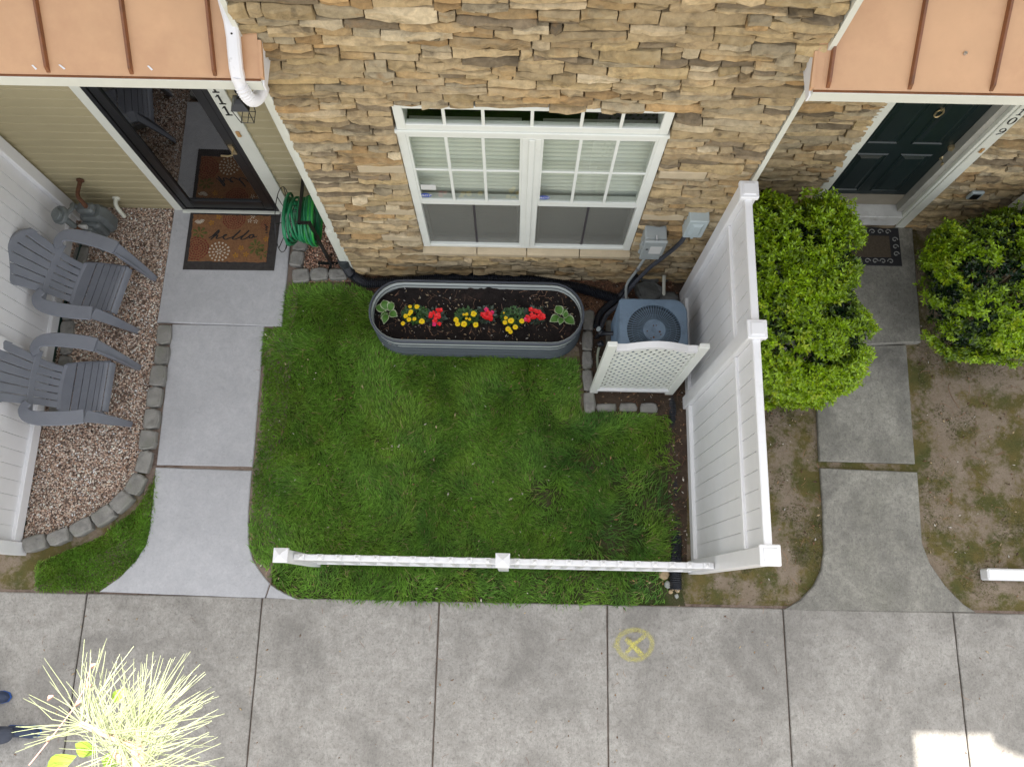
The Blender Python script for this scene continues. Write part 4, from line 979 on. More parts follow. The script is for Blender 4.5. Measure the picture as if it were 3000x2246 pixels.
q_ = lambda k, y: [(cx_0+.03+k,y,cz0+.06+k),(cx_1-.03-k,y,cz0+.06+k),(cx_1-.03-k,y,cz1-.05-k),(cx_0+.03+k,y,cz1-.05-k)]
part('embossed_panel', MB().rings([q_(0,yc-.0005), q_(.02,yc-.014)], True), M_boxg, lc)
part('screw_tab', MB().disc((1.437,yc+.004,cz0-.008),.013,-.004,10,(0,1,0)), M_boxg, lc)
il = MB().tube(catmull([(1.39,YW-.10,cz0+.02),(1.375,YW-.12,1.05),(1.31,YW-.12,.80),(1.20,YW-.13,.50),(1.08,YW-.20,.22),(.98,AY+.47,.10),(.86,AY+.36,.08),(.80,AY+.22,.14)],6),.019,8)
part('insulated_line', il, plain('grey_insulation', (.055,.06,.075), .7, var=.3, vs=30, bmp=.4), lc)
part('insulated_line', MB().tube(catmull([(1.10,YW-.12,.30),(1.02,YW-.22,.10),(.92,AY+.50,.05),(.80,AY+.38,.05),(.76,AY+.24,.08)],6),.034,8), M_bplastic, lc)
dp = thing('drain_pipe', 'short white plastic drain pipe poking over wet rocks', 'pipe', (1.42, 2.9, 0))
part('pipe', MB().tube([(1.395,YW-.06,.16),(1.400,YW-.12,.11),(1.41,2.82,.035)],.016,8), M_pvc, dp)
rg_ = 'dark wet rocks behind the air conditioner'
for (px_, py_, s, lab) in ((1900,850,.16,'large dark wet flat rock behind the air conditioner'),(1945,800,.11,'dark wet rock under the short white drain pipe'),(1990,800,.12,'grey slab rock against the privacy fence post'),(1960,872,.10,'small pale-topped rock right behind the air conditioner'),(1905,815,.09,'dark rock against the stone wall by the conduit')):
    c = G(px_, py_, .02); n_ = 8; P = [(c.x+s*random.uniform(.75,1.1)*math.cos(2*math.pi*k/n_+.3), c.y+s*.75*random.uniform(.7,1.1)*math.sin(2*math.pi*k/n_+.3)) for k in range(n_)]
    solo('rock', MB().slab(P, -.03, .05, .02, .012), M_rock, lab, 'rock', rg_)

# corrugated drain pipes
def corrugated(name, label, path, r=.052, sub=None):
    cp_ = catmull(path, 10); L = [0]
    for a, b in zip(cp_[:-1], cp_[1:]): L.append(L[-1]+(b-a).length)
    tot = L[-1]; n_ = int(tot/.009); pts_ = []; j = 0
    for k in range(n_+1):
        d = tot*k/n_
        while j < len(L)-2 and L[j+1] < d: j += 1
        pts_.append(cp_[j].lerp(cp_[j+1], (d-L[j])/max(1e-6, L[j+1]-L[j])))
    return pts_, [r if k % 2 else r*.86 for k in range(len(pts_))]
dpp = thing('corrugated_drainpipe', 'black corrugated drainpipe running behind the flower planter', 'drainpipe', (-1.6, 3.0, 0))
P_, rr_ = corrugated('', '', [(-1.620,3.02,.20),(-1.605,2.99,.11)]+[G(a_, b_, .05) for a_, b_ in ((1035,806),(1075,828),(1140,826),(1250,820),(1350,814),(1450,817),(1560,822),(1690,842),(1760,862),(1835,884))])
part('pipe', MB().tube(P_, .05, 14, rad=rr_), M_bplastic, dpp)
part('adapter', MB().tube([(-1.622,3.022,.30),(-1.622,3.021,.29),(-1.622,3.020,.18),(-1.622,3.018,.16)],.06,14,rad=[.052,.058,.056,.048]), plain('adapter_black', (.035,.04,.045), .5), dpp)
dp2 = thing('corrugated_drainpipe', 'short open end of black corrugated pipe under the picket fence corner', 'drainpipe', (1.45, .2, 0))
P_, rr_ = corrugated('', '', [(1.485,.80,-.078),(1.48,.6,-.060),(1.46,.35,-.01),(1.452,.20,.0),(1.452,.10,.0)], .056)
part('pipe', MB().tube(P_, .05, 14, rad=rr_, cap=False), M_bplastic, dp2)
dp3 = thing('corrugated_drainpipe', 'black corrugated pipe half buried in dirt along the privacy fence', 'drainpipe', (1.45, 1.3, 0))
P_, rr_ = corrugated('', '', [(1.47,1.86,-.070),(1.475,1.70,-.054),(1.47,1.5,-.072),(1.475,1.2,-.080),(1.48,1.0,-.064),(1.48,.8,-.078)], .05)
part('pipe', MB().tube(P_, .05, 14, rad=rr_), M_bplastic, dp3)
rk = [((1948,1682),.052,M_tanrock,'tan rock against the open drainpipe end'),((1958,1712),.036,plain('grey_rock', (.32,.33,.30), .85, bmp=.4),'small grey rock below the tan rock by the drainpipe'),((1986,1727),.024,M_tanrock,'pale pebble before the open drainpipe'),((1966,1733),.020,M_tanrock,'small brown pebble before the drainpipe'),((1984,1745),.020,bpy.data.materials['grey_rock'],'small grey pebble nearest the sidewalk by the drainpipe'),((1972,1724),.017,M_tanrock,'tiny pebble between the rocks by the drainpipe')]
for (px_, py_), s, mt_, lab in rk:
    c = G(px_, py_, .0); n_ = 7; P = [(c.x+s*random.uniform(.75,1.1)*math.cos(2*math.pi*k/n_), c.y+s*random.uniform(.8,1.2)*math.sin(2*math.pi*k/n_)) for k in range(n_)]
    solo('rock', MB().slab(P, -.04, s*.7-.02, s*.35, s*.15), mt_, lab, 'rock')

# ------------------------------------------------------------------ stone edging
def edge_block(c, ang, L, Wd, h=.045):
    c = Vector(c); d = Vector((math.cos(ang), math.sin(ang))); n_ = Vector((-d.y, d.x)); P = []
    cs = [(-1,-1),(-.35,-1.04),(.4,-.97),(1,-1),(1.04,-.2),(1,1),(.3,1.05),(-.4,.98),(-1,1),(-1.03,.1)]
    tz = random.uniform(.85,1.1)
    for a, b in cs:
        k = .90 if abs(a) == 1 and abs(b) == 1 else 1
        P.append(c+d*(a*L/2*k*random.uniform(.95,1.03)*(tz if b > 0 else 1))+n_*(b*Wd/2*k*random.uniform(.93,1.05)))
    return MB().slab(P, -.06, h+random.uniform(-.008,.008), .013, .004)
def edging(name_label, pts, parentless_h=.05, Wd=.135, gap=.006):
    P = [Vector(G2(*p, .04)) for p in pts]; cxy = sum(P, Vector((0,0)))/len(P)
    t = thing('stone_edging', name_label, 'edging', (cxy.x, cxy.y, 0), group='grey stone garden edging')
    for i, p in enumerate(P):
        a = P[max(i-1,0)]; b = P[min(i+1,len(P)-1)]; d = b-a; ang = math.atan2(d.y, d.x)
        l1 = (P[min(i+1,len(P)-1)]-p).length if i < len(P)-1 else (p-P[i-1]).length; l0 = (p-P[i-1]).length if i else l1
        part('stone', edge_block(p, ang, (l0+l1)/2-gap, Wd*random.uniform(.9,1.1), parentless_h), M_edge, t)
edging('grey stone edging curving around the chair gravel', [(479,978),(473,1038),(462,1100),(451,1162),(443,1226),(432,1287),(420,1352),(396,1417),(353,1468),(301,1509),(237,1543),(171,1571),(100,1590)], .055)
edging('grey stone edging beside the fence beneath the chairs', [(243,692),(232,745),(219,800),(207,855),(197,910),(193,962),(190,1012),(184,1060),(174,1110),(165,1160),(158,1205)], .03, .12)
t_ = edging('grey stone edging of the gravel nook by the hose', [(880,712),(869,757)], .05, .13)
edging('three grey edging stones under the downspout', [(880,806),(934,801),(990,801)], .05, .125)
edging('grey stone edging left of the air conditioner', [(1726,934),(1722,995),(1722,1050),(1724,1110),(1728,1175)], .02, .10)
edging('three worn edging stones in front of the lattice screen', [(1779,1190),(1842,1189),(1902,1191)], .012, .085, .02)
# green plastic strip by the left fence
gp = [(300,610),(250,690),(182,930),(150,1100),(118,1240),(90,1380),(68,1560)]
gp = [G2(*p) for p in gp]; gp[0] = (-4.20,3.64); gsm = MB()
gsm.rings([[(x-.006,y,-.03),(x+.006,y,-.03),(x+.006,y,.035),(x-.006,y,.035)] for x, y in gp], True)
solo('plastic_edging_strip', gsm, M_green_strip, 'dark green plastic edging strip between white fence and gravel', 'edging')

# ------------------------------------------------------------------ hose on its stand
hx, hy, hz = -1.955, 3.255, .62
hr = thing('hose_stand', 'black metal hose stand beside the downspout corner', 'hose stand', (-1.80, 3.1, 0))
part('post', MB().box((-1.822,3.095,-.05),(-1.797,3.120,.85)), M_black, hr)
part('arm', MB().box((-1.915,3.10,.845),(-1.890,3.53,.87)).box((-1.915,3.10,.85),(-1.797,3.125,.872)), M_black, hr)
part('rear_leg', MB().tube([(-1.90,3.52,.86),(-1.86,3.50,.55),(-1.83,3.46,.0)],.011,6), M_black, hr)
part('foot', MB().box((-1.93,3.085,-.02),(-1.72,3.115,.0)).box((-1.825,3.0,-.02),(-1.795,3.2,-.002)), M_black, hr)
wr = MB()
wr.tube([(hx-.165,hy+.30*math.cos(a),hz+.24*math.sin(a)) for a in [k*math.pi/12 for k in range(25)]],.004,5)
for a in (.3,1.2,2.1,3.0,3.9,4.8,5.7): wr.tube([(hx-.165,hy+.30*math.cos(a),hz+.24*math.sin(a)),(hx-.12,hy+.13*math.cos(a),hz+.11*math.sin(a)),(hx+.10,hy+.13*math.cos(a),hz+.11*math.sin(a))],.004,5)
for xx in (hx-.05, hx+.02, hx+.10): wr.tube([(xx,hy+.13*math.cos(a),hz+.11*math.sin(a)) for a in [k*math.pi/8 for k in range(17)]],.004,5)
part('wire_cradle', wr, M_black, hr)
ho = thing('garden_hose', 'coiled green garden hose hanging on the black stand', 'hose', (hx, hy, hz))
hp = []; turns = 13
for i in range(turns*22+1):
    a = 2*math.pi*i/22; k = i/22; lay = int(k*.6) % 3
    xx = hx-.125+.235*(.5-.5*math.cos(math.pi*((k*1.0)/turns*3)%(2*math.pi)))
    hp.append((xx+.012*math.sin(a*1.3+k), hy+(.185+.02*lay+.012*math.sin(k*2.3))*math.cos(a)+.02, hz-.03+(.155+.02*lay+.04*(1 if math.sin(a) < 0 else 0))*math.sin(a)))
part('coil', MB().tube(hp,.0125,8), M_hose, ho)
hp = []
for i in range(3*22+1):
    a = 2*math.pi*i/22; k = i/22; hp.append((hx+.03+.035*k+.03*math.sin(a), hy+.03+(.20+.03*k*.3)*math.cos(a), hz-.04+(.17+.02*k+.09*(1 if math.sin(a) < 0 else 0))*math.sin(a)))
part('coil', MB().tube(hp,.0125,8), M_hoseb, ho, label='brighter green outer loops')

# ------------------------------------------------------------------ flower planter
px0, px1, py0, py1, ph_ = -1.322, .612, 2.186, 2.772, .43
pl = thing('raised_planter', 'long oval grey corrugated metal planter bed with flowers', 'planter', ((px0+px1)/2, (py0+py1)/2, 0))
def stadium(off, z, n=14):
    r_ = (py1-py0)/2; cy = (py0+py1)/2; out = []; sq = .27
    for cx, a0 in ((px1-r_*1.0,-90),(px0+r_*1.0,90)):
        for k in range(n+1):
            a = R(a0+180*k/n); out.append((cx+(r_+off)*math.cos(a), cy+(r_+off)*math.sin(a), z))
        if a0 == -90:
            for k in range(1,6): out.append((px1-r_-(px1-px0-2*r_)*k/6, cy+r_+off, z))
        else:
            for k in range(1,6): out.append((px0+r_+(px1-px0-2*r_)*k/6, cy-r_-off, z))
    return out
rsO = []; K = 48
for k in range(K+1):
    z_ = ph_*k/K; rsO.append(stadium(.014*math.cos(2*math.pi*k/K*5.5)-.009, z_))
part('outer_wall', MB().rings(rsO, False, True, True), M_planter, pl, sharp=80)
rsI = []
for k in range(14):
    z_ = .22+(ph_-.22)*k/13; rsI.append(stadium(.009*math.cos(2*math.pi*z_/ph_*6.5)-.012, z_))
part('inner_wall', MB().rings([r[::-1] for r in rsI], False, True, True), M_planterin, pl, sharp=80)
part('rim', MB().rings([stadium(.005,ph_-.010), stadium(.006,ph_+.002), stadium(.001,ph_+.006), stadium(-.010,ph_+.006), stadium(-.012,ph_-.006)], False, True, True), plain('dark_rim', (.07,.08,.10), .5), pl)
rv = []
for x in (-1.05,-.62,-.15,.30):
    for z_ in (.405,.36): rv.append((x, py1-.012, z_))
for (x, y, z_) in rv: part('rivet', MB().disc((x,y,z_),.006,-.006,6,(0,1,0)), M_steel, pl)
for (x, y, z_) in ((-1.19,py0+.02,.38),(-1.19,py0+.02,.33)): part('rivet', MB().disc((x,y-.022,z_),.006,-.006,6,(0,1,0)), M_steel, pl)
# soil surface
gx = 90; gy = 30; V = []; F = []; idx = {}
for j in range(gy+1):
    for i in range(gx+1):
        x = px0+.008+(px1-px0-.016)*i/gx; y = py0+.008+(py1-py0-.016)*j/gy
        r_ = (py1-py0)/2-.004; cxm = min(max(x, px0+(py1-py0)/2), px1-(py1-py0)/2); d = math.hypot(x-cxm, y-(py0+py1)/2)
        if d > r_: 
            s = r_/d; x = cxm+(x-cxm)*s; y = (py0+py1)/2+(y-(py0+py1)/2)*s
        hN = float(vnoise(x, y, 9))*.030+float(vnoise(x, y, 31))*.016+random.uniform(-.004,.004)
        V.append((x, y, .262+hN+.025*max(0, 1-abs(x+.25)/.5)*max(0,(y-2.5)/.3)))
F = [(j*(gx+1)+i, j*(gx+1)+i+1, (j+1)*(gx+1)+i+1, (j+1)*(gx+1)+i) for j in range(gy) for i in range(gx)]
part('soil', MB().add(V, F, True), M_potting, pl, sharp=180)
SZ = .30
# ---- plants
def leaf_blade(base, tip, wd, cup=.15, n=6):
    base = Vector(base); tip = Vector(tip); d = tip-base; L = d.length; sd_ = d.cross(Vector((0,0,1))).normalized(); up = sd_.cross(d).normalized()
    V_ = []; C_ = []
    prof = [0,.58,.92,1,.80,.42,0]
    for i in range(n+1):
        t = i/n; p = base+d*t+Vector((0,0,1))*L*.18*math.sin(math.pi*t)-Vector((0,0,1))*L*.10*t*t; h = wd*prof[i]
        for s in (-1,-.72,0,.72,1):
            V_.append(p+sd_*h*s+Vector((0,0,1))*abs(s)*cup*h)
            C_.append((.60,.62,.45,1) if abs(s) == 1 or i in (0,n) else ((.30,.40,.15,1) if abs(s) > .5 and False else (.085,.21,.035,1)))
    F_ = [(i*5+k,i*5+k+1,(i+1)*5+k+1,(i+1)*5+k) for i in range(n) for k in range(4)]
    m = MB(); m.c = []; m.add(V_, F_, True); m.c += C_; return m
M_hosta = tinted('hosta_leaf', .45, .12, 30, 0, trans=.15)
def hosta(label, center, leaves):
    c = G(*center, SZ); t = thing('hosta', label, 'plant', c, group='hostas in the planter')
    for (tp, wd, h) in leaves:
        q = G(*tp, SZ+h); part('leaf', leaf_blade(c+Vector((0,0,.02))+(q-c)*.12, q, wd, .25), M_hosta, t, sharp=180)
hl = lambda u, v: (1080+u/6.506, 860+v/6.506); hr_ = lambda u, v: (1400+u/6.506, 860+v/6.506)
hosta('white-edged hosta at the left end of the planter', hl(375,370), [(hl(120,235),.042,.04),(hl(275,110),.045,.06),(hl(440,140),.040,.05),(hl(480,170),.040,.08),(hl(550,430),.040,.05),(hl(285,580),.035,.05),(hl(225,470),.026,.03),(hl(300,380),.025,.09)])
hosta('white-edged hosta at the right end of the planter', hr_(1600,450), [(hr_(1490,220),.045,.06),(hr_(1365,530),.042,.05),(hr_(1850,580),.046,.05),(hr_(1560,590),.032,.06),(hr_(1735,385),.036,.09),(hr_(1690,290),.034,.04)])
def leafcloud(c, rad, n, L, cols, seed, up=.6, lobes=0, zr=1.0, hh=.05):
    r = np.random.RandomState(seed); V_ = []; F_ = []; C_ = []
    for k in range(n):
        a = r.rand()*6.283; q = math.sqrt(r.rand()); b = Vector((c[0]+rad[0]*q*math.cos(a), c[1]+rad[1]*q*math.sin(a), c[2]+r.rand()*hh*zr))
        d = Vector((math.cos(a)+r.randn()*.5, math.sin(a)+r.randn()*.5, up*r.rand())).normalized(); s = d.cross(Vector((r.randn()*.3, r.randn()*.3, 1))).normalized(); l = L*(.6+.6*r.rand()); w_ = l*.26
        col = cols[r.randint(len(cols))]; kk = .75+.5*r.rand(); i0 = len(V_)
        V_ += [b, b+d*l*.45-s*w_, b+d*l, b+d*l*.45+s*w_]; F_.append((i0,i0+1,i0+2,i0+3)); C_ += [tuple(x*kk for x in col)]*4
    return V_, F_, C_
def cloudpart(name, parent, args, mat):
    V_, F_, C_ = leafcloud(*args); me = fastmesh(name, [tuple(v) for v in V_], F_, mat, C_, root_off(parent)); o = bpy.data.objects.new(name, me); COL.objects.link(o); o.parent = parent; return o
def marigold(label, cpx, rad, blooms, seed):
    c = G(*cpx, SZ); t = thing('marigold', label, 'flower', c, group='yellow marigolds in the planter')
    cloudpart('foliage', t, (c, rad, 420, .028, [(.05,.13,.03),(.035,.10,.03),(.08,.19,.05)], seed, .5, 0, 1, .06), M_leaf)
    for (b, r_) in blooms:
        r_ *= .74; q = G(*b, SZ+.085); m = MB(); mb2 = MB()
        for lay, (rr, zz, n_) in enumerate(((1.0,0,9),(.78,.005,8),(.5,.010,6))):
            for k in range(n_):
                a = 2*math.pi*(k+.5*lay)/n_+seed; d = Vector((math.cos(a),math.sin(a),.12)); s = Vector((-math.sin(a),math.cos(a),0)); l = r_*rr*random.uniform(.88,1.05); w_ = l*.36
                p = q+Vector((0,0,zz)); m.add([p, p+d*l*.6-s*w_, p+d*l-s*w_*.6+Vector((0,0,.002)), p+d*l*.94, p+d*l+s*w_*.6+Vector((0,0,.002)), p+d*l*.6+s*w_], [(0,1,2,3,4,5)], True)
        bl_ = part('bloom', m, M_yel, t); part('centre', mb2.disc(q+Vector((0,0,.010)), r_*.26, .006, 8), M_yelc, bl_)
        part('stem', MB().tube([(c.x+(q.x-c.x)*.4, c.y+(q.y-c.y)*.4, SZ-.03), q],.002,4), M_hosta2, t)
M_hosta2 = plain('stem_green', (.06,.14,.03), .6)
marigold('yellow marigold plant right of the left hosta', (1218,925), (.115,.075), [(hl(790,250),.024),(hl(920,250),.032),(hl(805,350),.030),(hl(775,395),.024),(hl(705,430),.029),(hl(770,497),.030),(hl(872,485),.026),(hl(655,570),.028),(hl(1015,530),.038)], 3)
marigold('yellow marigold plant in the middle of the planter', (1368,930), (.10,.07), [(hl(2003,388),.038),(hl(1868,395),.022),(hl(1668,500),.034),(hl(1695,580),.034),(hl(1820,585),.040),(hl(1865,475),.018),(hl(1925,490),.021),(hl(2040,595),.036),(hl(1810,400),.016)], 5)
marigold('yellow marigold plant left of the right hosta', (1505,930), (.115,.08), [(hr_(533,465),.024),(hr_(515,553),.031),(hr_(630,520),.040),(hr_(840,522),.034),(hr_(715,640),.036),(hr_(578,678),.036),(hr_(622,730),.028),(hr_(495,368),.012)], 8)
def begonia(label, cpx, blooms, seed, pinks=()):
    c = G(*cpx, SZ); t = thing('begonia', label, 'flower', c, group='red begonias in the planter')
    cloudpart('foliage', t, (c, (.075,.065), 110, .045, [(.03,.05,.03),(.05,.08,.05),(.09,.13,.11)], seed, .3, 0, 1, .04), M_leaf)
    for i, (b, r_) in enumerate(blooms):
        q = G(*b, SZ+.08); m = MB()
        for k in range(5):
            a = 2*math.pi*k/5+i; d = Vector((math.cos(a),math.sin(a),random.uniform(.0,.5))).normalized(); s = Vector((-math.sin(a),math.cos(a),random.uniform(-.2,.2))); l = r_*.74*random.uniform(.85,1.1); w_ = l*.5
            p = q+Vector((0,0,random.uniform(0,.012))); m.add([p, p+d*l*.5-s*w_, p+d*l-s*w_*.5, p+d*l+s*w_*.5, p+d*l*.5+s*w_], [(0,1,2,3,4)], True)
        part('bloom', m, M_pink if i in pinks else M_redf, t)
begonia('red begonia between the left and middle marigolds', (1276,930), [(hl(u,v),.030) for u, v in ((1320,315),(1370,325),(1190,390),(1240,370),(1185,440),(1290,430),(1340,450),(1270,500),(1260,530),(1345,580),(1260,585),(1330,410))], 2, (10,))
begonia('red begonia right of the middle marigold', (1426,925), [(hr_(u,v),.030) for u, v in ((90,400),(140,400),(200,360),(230,400),(160,460),(240,430),(200,470),(250,490),(165,312),(265,365),(120,440))], 4, (8,9))
begonia('red begonia left of the right hosta', (1565,925), [(hr_(u,v),.030) for u, v in ((1010,310),(1060,320),(1110,340),(1160,350),(1030,410),(1080,440),(1150,440),(1190,470),(1250,430),(1245,470),(950,450),(965,510),(1040,460),(905,505),(1195,390))], 6, (13,))

# ------------------------------------------------------------------ chairs
def make_chair(label, loc, rz):
    t = thing('adirondack_chair', label, 'chair', loc, rz, 'grey resin adirondack chairs')
    P = lambda n_, m_, **k: part(n_, m_, M_chair, t, local=True, sharp=30, **k)
    back = catmull([(-.165,0,.265),(-.225,0,.34),(-.285,0,.47),(-.355,0,.64),(-.415,0,.80),(-.455,0,.93)], 3); nb = len(back)-1
    pitch = lambda s: .064+.012*s+.022*max(0,s-.35)/.65 if s < 1 else .098
    for i in range(6):
        o = i-2.5; smax = 1-.022*o*o; pts_ = []; hw__ = []
        for k in range(13):
            s = smax*.945*k/12; f_ = s*nb; j = min(int(f_), nb-1); p = back[j].lerp(back[j+1], f_-j); y = o*pitch(s)
            pts_.append((p.x+.35*y*y*(1-.3*s), y, p.z)); hw__.append(pitch(s)/2-.0032)
        hw__[-1] *= .9
        P('back_slat', MB().ribbon(pts_, hw__, (0,1,0), .012))
    def cross(s, hw_y, wd, off):
        f_ = s*nb; j = min(int(f_), nb-1); p = back[j].lerp(back[j+1], f_-j); tg = (back[j+1]-back[j]).normalized(); pts_ = []
        nn = Vector((-tg.z,0,tg.x)) if tg.x > 0 else Vector((tg.z,0,-tg.x))
        for k in range(11):
            y = -hw_y+2*hw_y*k/10; pts_.append(Vector((p.x+.35*y*y*(1-.3*s), y, p.z))+nn*off)
        return MB().ribbon(pts_, wd, tg, .013)
    P('back_rail', cross(.44, .27, .030, .003)); P('back_rail', cross(.02, .205, .022, .002))
    def bsurf(y, s, off=0):
        f_ = s*nb; j = max(0, min(int(f_), nb-1)); p = back[j].lerp(back[j+1], f_-j); tg = (back[j+1]-back[j]).normalized(); nn = Vector((tg.z,0,-tg.x))
        return Vector((p.x+.35*y*y*(1-.3*s), y, p.z))+nn*off
    tbm = MB(); rws = []
    for k in range(21):
        o = -2.97+5.94*k/20; sm = 1-.022*o*o; y = o*pitch(sm*.95)
        rws.append([bsurf(y, sm*.90, -.007), bsurf(y, sm*.90, .0075), bsurf(y, sm*.985, .0075), bsurf(y*1.01, sm*1.0, .002), bsurf(y*1.01, sm*1.0, -.03), bsurf(y, sm*.985, -.03)])
    P('top_band', tbm.rings(rws, True, True, True))
    # seat
    seat = catmull([(-.165,0,.262),(-.05,0,.272),(.08,0,.305),(.20,0,.345),(.262,0,.358),(.290,0,.335),(.296,0,.29)], 3)
    def sp(s):
        f_ = s*(len(seat)-1); j = min(int(f_), len(seat)-2); return seat[j].lerp(seat[j+1], f_-j)
    edges = [0,.165,.27,.37,.465,.56,.70]
    for a, b in zip(edges[:-1], edges[1:]):
        pts_ = [sp(a+(b-a)*k/4) for k in range(5)]; pts_[0] = pts_[0]+(pts_[1]-pts_[0])*.26; pts_[-1] = pts_[-1]+(pts_[-2]-pts_[-1])*.24
        P('seat_slat', MB().ribbon(pts_, .225, (0,1,0), .012))
    P('front_lip', MB().ribbon([sp(.71+.29*k/4) for k in range(5)], .225, (0,1,0), .012))
    P('seat_spine', MB().box((-.15,-.012,.235),(.20,.012,.262)))
    for s in (-1, 1):
        P('side_rail', MB().ribbon([(.27,s*.232,.31),(.05,s*.235,.255),(-.16,s*.225,.215),(-.30,s*.21,.12),(-.40,s*.205,.0)], [.045,.045,.045,.04,.035], (.25,0,1), .014))
        # arm: curls out of the back rail, runs forward, flat on top
        ap = catmull([(-.262,s*.215,.565),(-.285,s*.275,.572),(-.235,s*.335,.575),(-.10,s*.352,.572),(.10,s*.340,.566),(.235,s*.318,.560)], 4)
        sd__ = []
        for i in range(len(ap)):
            tg = (ap[min(i+1,len(ap)-1)]-ap[max(i-1,0)]); tg.z = 0; tg.normalize(); sd__.append(Vector((-tg.y, tg.x, 0)))
        n_ = len(ap); P('arm', MB().ribbon(ap, [.036+.028*min(1,i/(n_*.55)) for i in range(n_)], sd__, .018))
        # front leg: board that drops from the arm front and tapers to the foot
        lp = [Vector((.235,s*.318,.552)), Vector((.285,s*.302,.40)), Vector((.335,s*.288,.22)), Vector((.385,s*.272,.02)), Vector((.388,s*.271,.0))]
        P('front_leg', MB().ribbon(lp, [.052,.046,.038,.027,.027], (0.15,1,0), .016))
        P('leg_web', MB().ribbon([(.235,s*.268,.545),(.28,s*.262,.40),(.325,s*.256,.22),(.372,s*.250,.02)], [.018,.03,.028,.018], (1,0,.2), .012))
    return t
make_chair('grey resin adirondack chair angled beside the gas meter', (-3.915,2.710,-.012), R(-10.8))
make_chair('grey resin adirondack chair cut by the left edge, seat facing the walkway', (-3.905,1.745,-.012), R(-.5))

# ------------------------------------------------------------------ bushes
def bush(label, cx, cy, rx, ry, rz, zc, n, seed, gap=.0, mx=3.2, freshk=1.35):
    t = thing('clipped_bush', label, 'bush', (cx, cy, 0)); r = np.random.RandomState(seed)
    # sprigs of leaves spread through an uneven rounded-block shell
    ns = n//6; u = r.rand(ns)*2*math.pi; v = np.arccos(1-1.60*r.rand(ns)); d = np.stack([np.cos(u)*np.sin(v), np.sin(u)*np.sin(v), np.cos(v)], 1)
    k = 1/((np.abs(d[:,0])**mx+np.abs(d[:,1])**mx+np.abs(d[:,2])**mx)**(1/mx))
    inner = r.rand(ns)**2.0*.30; bumpy = .030*(vnoise(u*2.2, v*3, 1.3)-.5)*2 + .018*(vnoise(u*5, v*7, 1.0)-.5)*2 + .022*r.randn(ns)
    rad = k*(1-inner+bumpy); P = d*rad[:,None]*np.array([rx,ry,rz]) + np.array([cx,cy,zc]); P[:,2] = np.maximum(P[:,2], .02)
    hole = vnoise(P[:,0], P[:,1]+P[:,2]*.8, 6.5)*.6+vnoise(P[:,0]+3, P[:,1]+P[:,2]*.8, 15)*.4
    keep = ~((inner < .13) & (hole > 1-gap)); P = P[keep]; d = d[keep]; inner = inner[keep]; ns = len(P)
    out = d*np.array([1/rx,1/ry,1/rz])*.6; out[:,2] += .5; out /= np.linalg.norm(out, axis=1)[:,None]; out += r.randn(ns,3)*.28; out /= np.linalg.norm(out, axis=1)[:,None]
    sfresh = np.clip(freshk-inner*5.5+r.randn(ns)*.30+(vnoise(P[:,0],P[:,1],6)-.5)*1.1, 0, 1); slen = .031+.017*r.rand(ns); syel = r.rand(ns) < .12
    t1 = np.cross(out, r.randn(ns,3)); t1 /= np.linalg.norm(t1, axis=1)[:,None]; t2 = np.cross(out, t1)
    Bs = []; Ds = []; Ls = []; Fr = []; Ye = []
    for q in range(6):
        a = q*2.4+r.rand(ns)*.7; tilt = (.35+.15*q if q < 4 else .1)+r.rand(ns)*.25
        Ds.append(t1*np.cos(a)[:,None]+t2*np.sin(a)[:,None]+out*(1.1-.20*q+.2*r.randn(ns))[:,None])
        Bs.append(P-out*(.006*q)); Ls.append(slen*(.75+.07*q+.15*r.rand(ns))); Fr.append(sfresh*(1-.07*q)); Ye.append(syel)
    P = np.concatenate(Bs); dirv = np.concatenate(Ds); dirv /= np.linalg.norm(dirv, axis=1)[:,None]; L = np.concatenate(Ls)[:,None]; fresh = np.concatenate(Fr)[:,None]; ye_ = np.concatenate(Ye)[:,None]; oo = np.concatenate([out]*6); n = len(P)
    sd_ = np.cross(dirv, oo + r.randn(n,3)*.35); sd_ /= np.linalg.norm(sd_, axis=1)[:,None]+1e-9; nn = np.cross(sd_, dirv); w_ = L*.24
    V = np.stack([P, P+dirv*L*.45-sd_*w_+nn*L*.08, P+dirv*L-nn*L*.06, P+dirv*L*.45+sd_*w_+nn*L*.08], 1).reshape(-1,3)
    F = np.arange(n*4).reshape(-1,4); F = np.concatenate([F[:,[0,1,2]], F[:,[0,2,3]]])
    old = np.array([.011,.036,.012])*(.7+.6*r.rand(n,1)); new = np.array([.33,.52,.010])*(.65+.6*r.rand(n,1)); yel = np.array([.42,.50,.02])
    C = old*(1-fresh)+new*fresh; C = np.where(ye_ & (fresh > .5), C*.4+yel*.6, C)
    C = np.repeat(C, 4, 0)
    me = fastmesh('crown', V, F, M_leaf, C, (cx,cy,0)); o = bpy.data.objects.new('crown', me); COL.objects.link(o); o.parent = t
    # dark twiggy core
    tw = MB()
    for k_ in range(60):
        a = r.rand()*6.28; q = r.rand(); e = (cx+rx*.72*math.cos(a)*math.sqrt(q), cy+ry*.72*math.sin(a)*math.sqrt(q), zc+rz*(.2+.6*r.rand()))
        tw.tube([(cx+.1*math.cos(a),cy+.1*math.sin(a),0),((cx+e[0])/2,(cy+e[1])/2,e[2]*.45),e],.006,4,rad=[.014,.009,.004])
    part('stems', tw, M_wood, t)
    return t
# older leaves deep in the crown are coloured darker, keeping the inside dark
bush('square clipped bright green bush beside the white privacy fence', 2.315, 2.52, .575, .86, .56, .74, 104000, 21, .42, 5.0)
bush('looser green bush by the stone porch wall at the right edge', 4.30, 2.76, .64, .67, .52, .62, 66000, 33, .50, 3.2, 1.15)

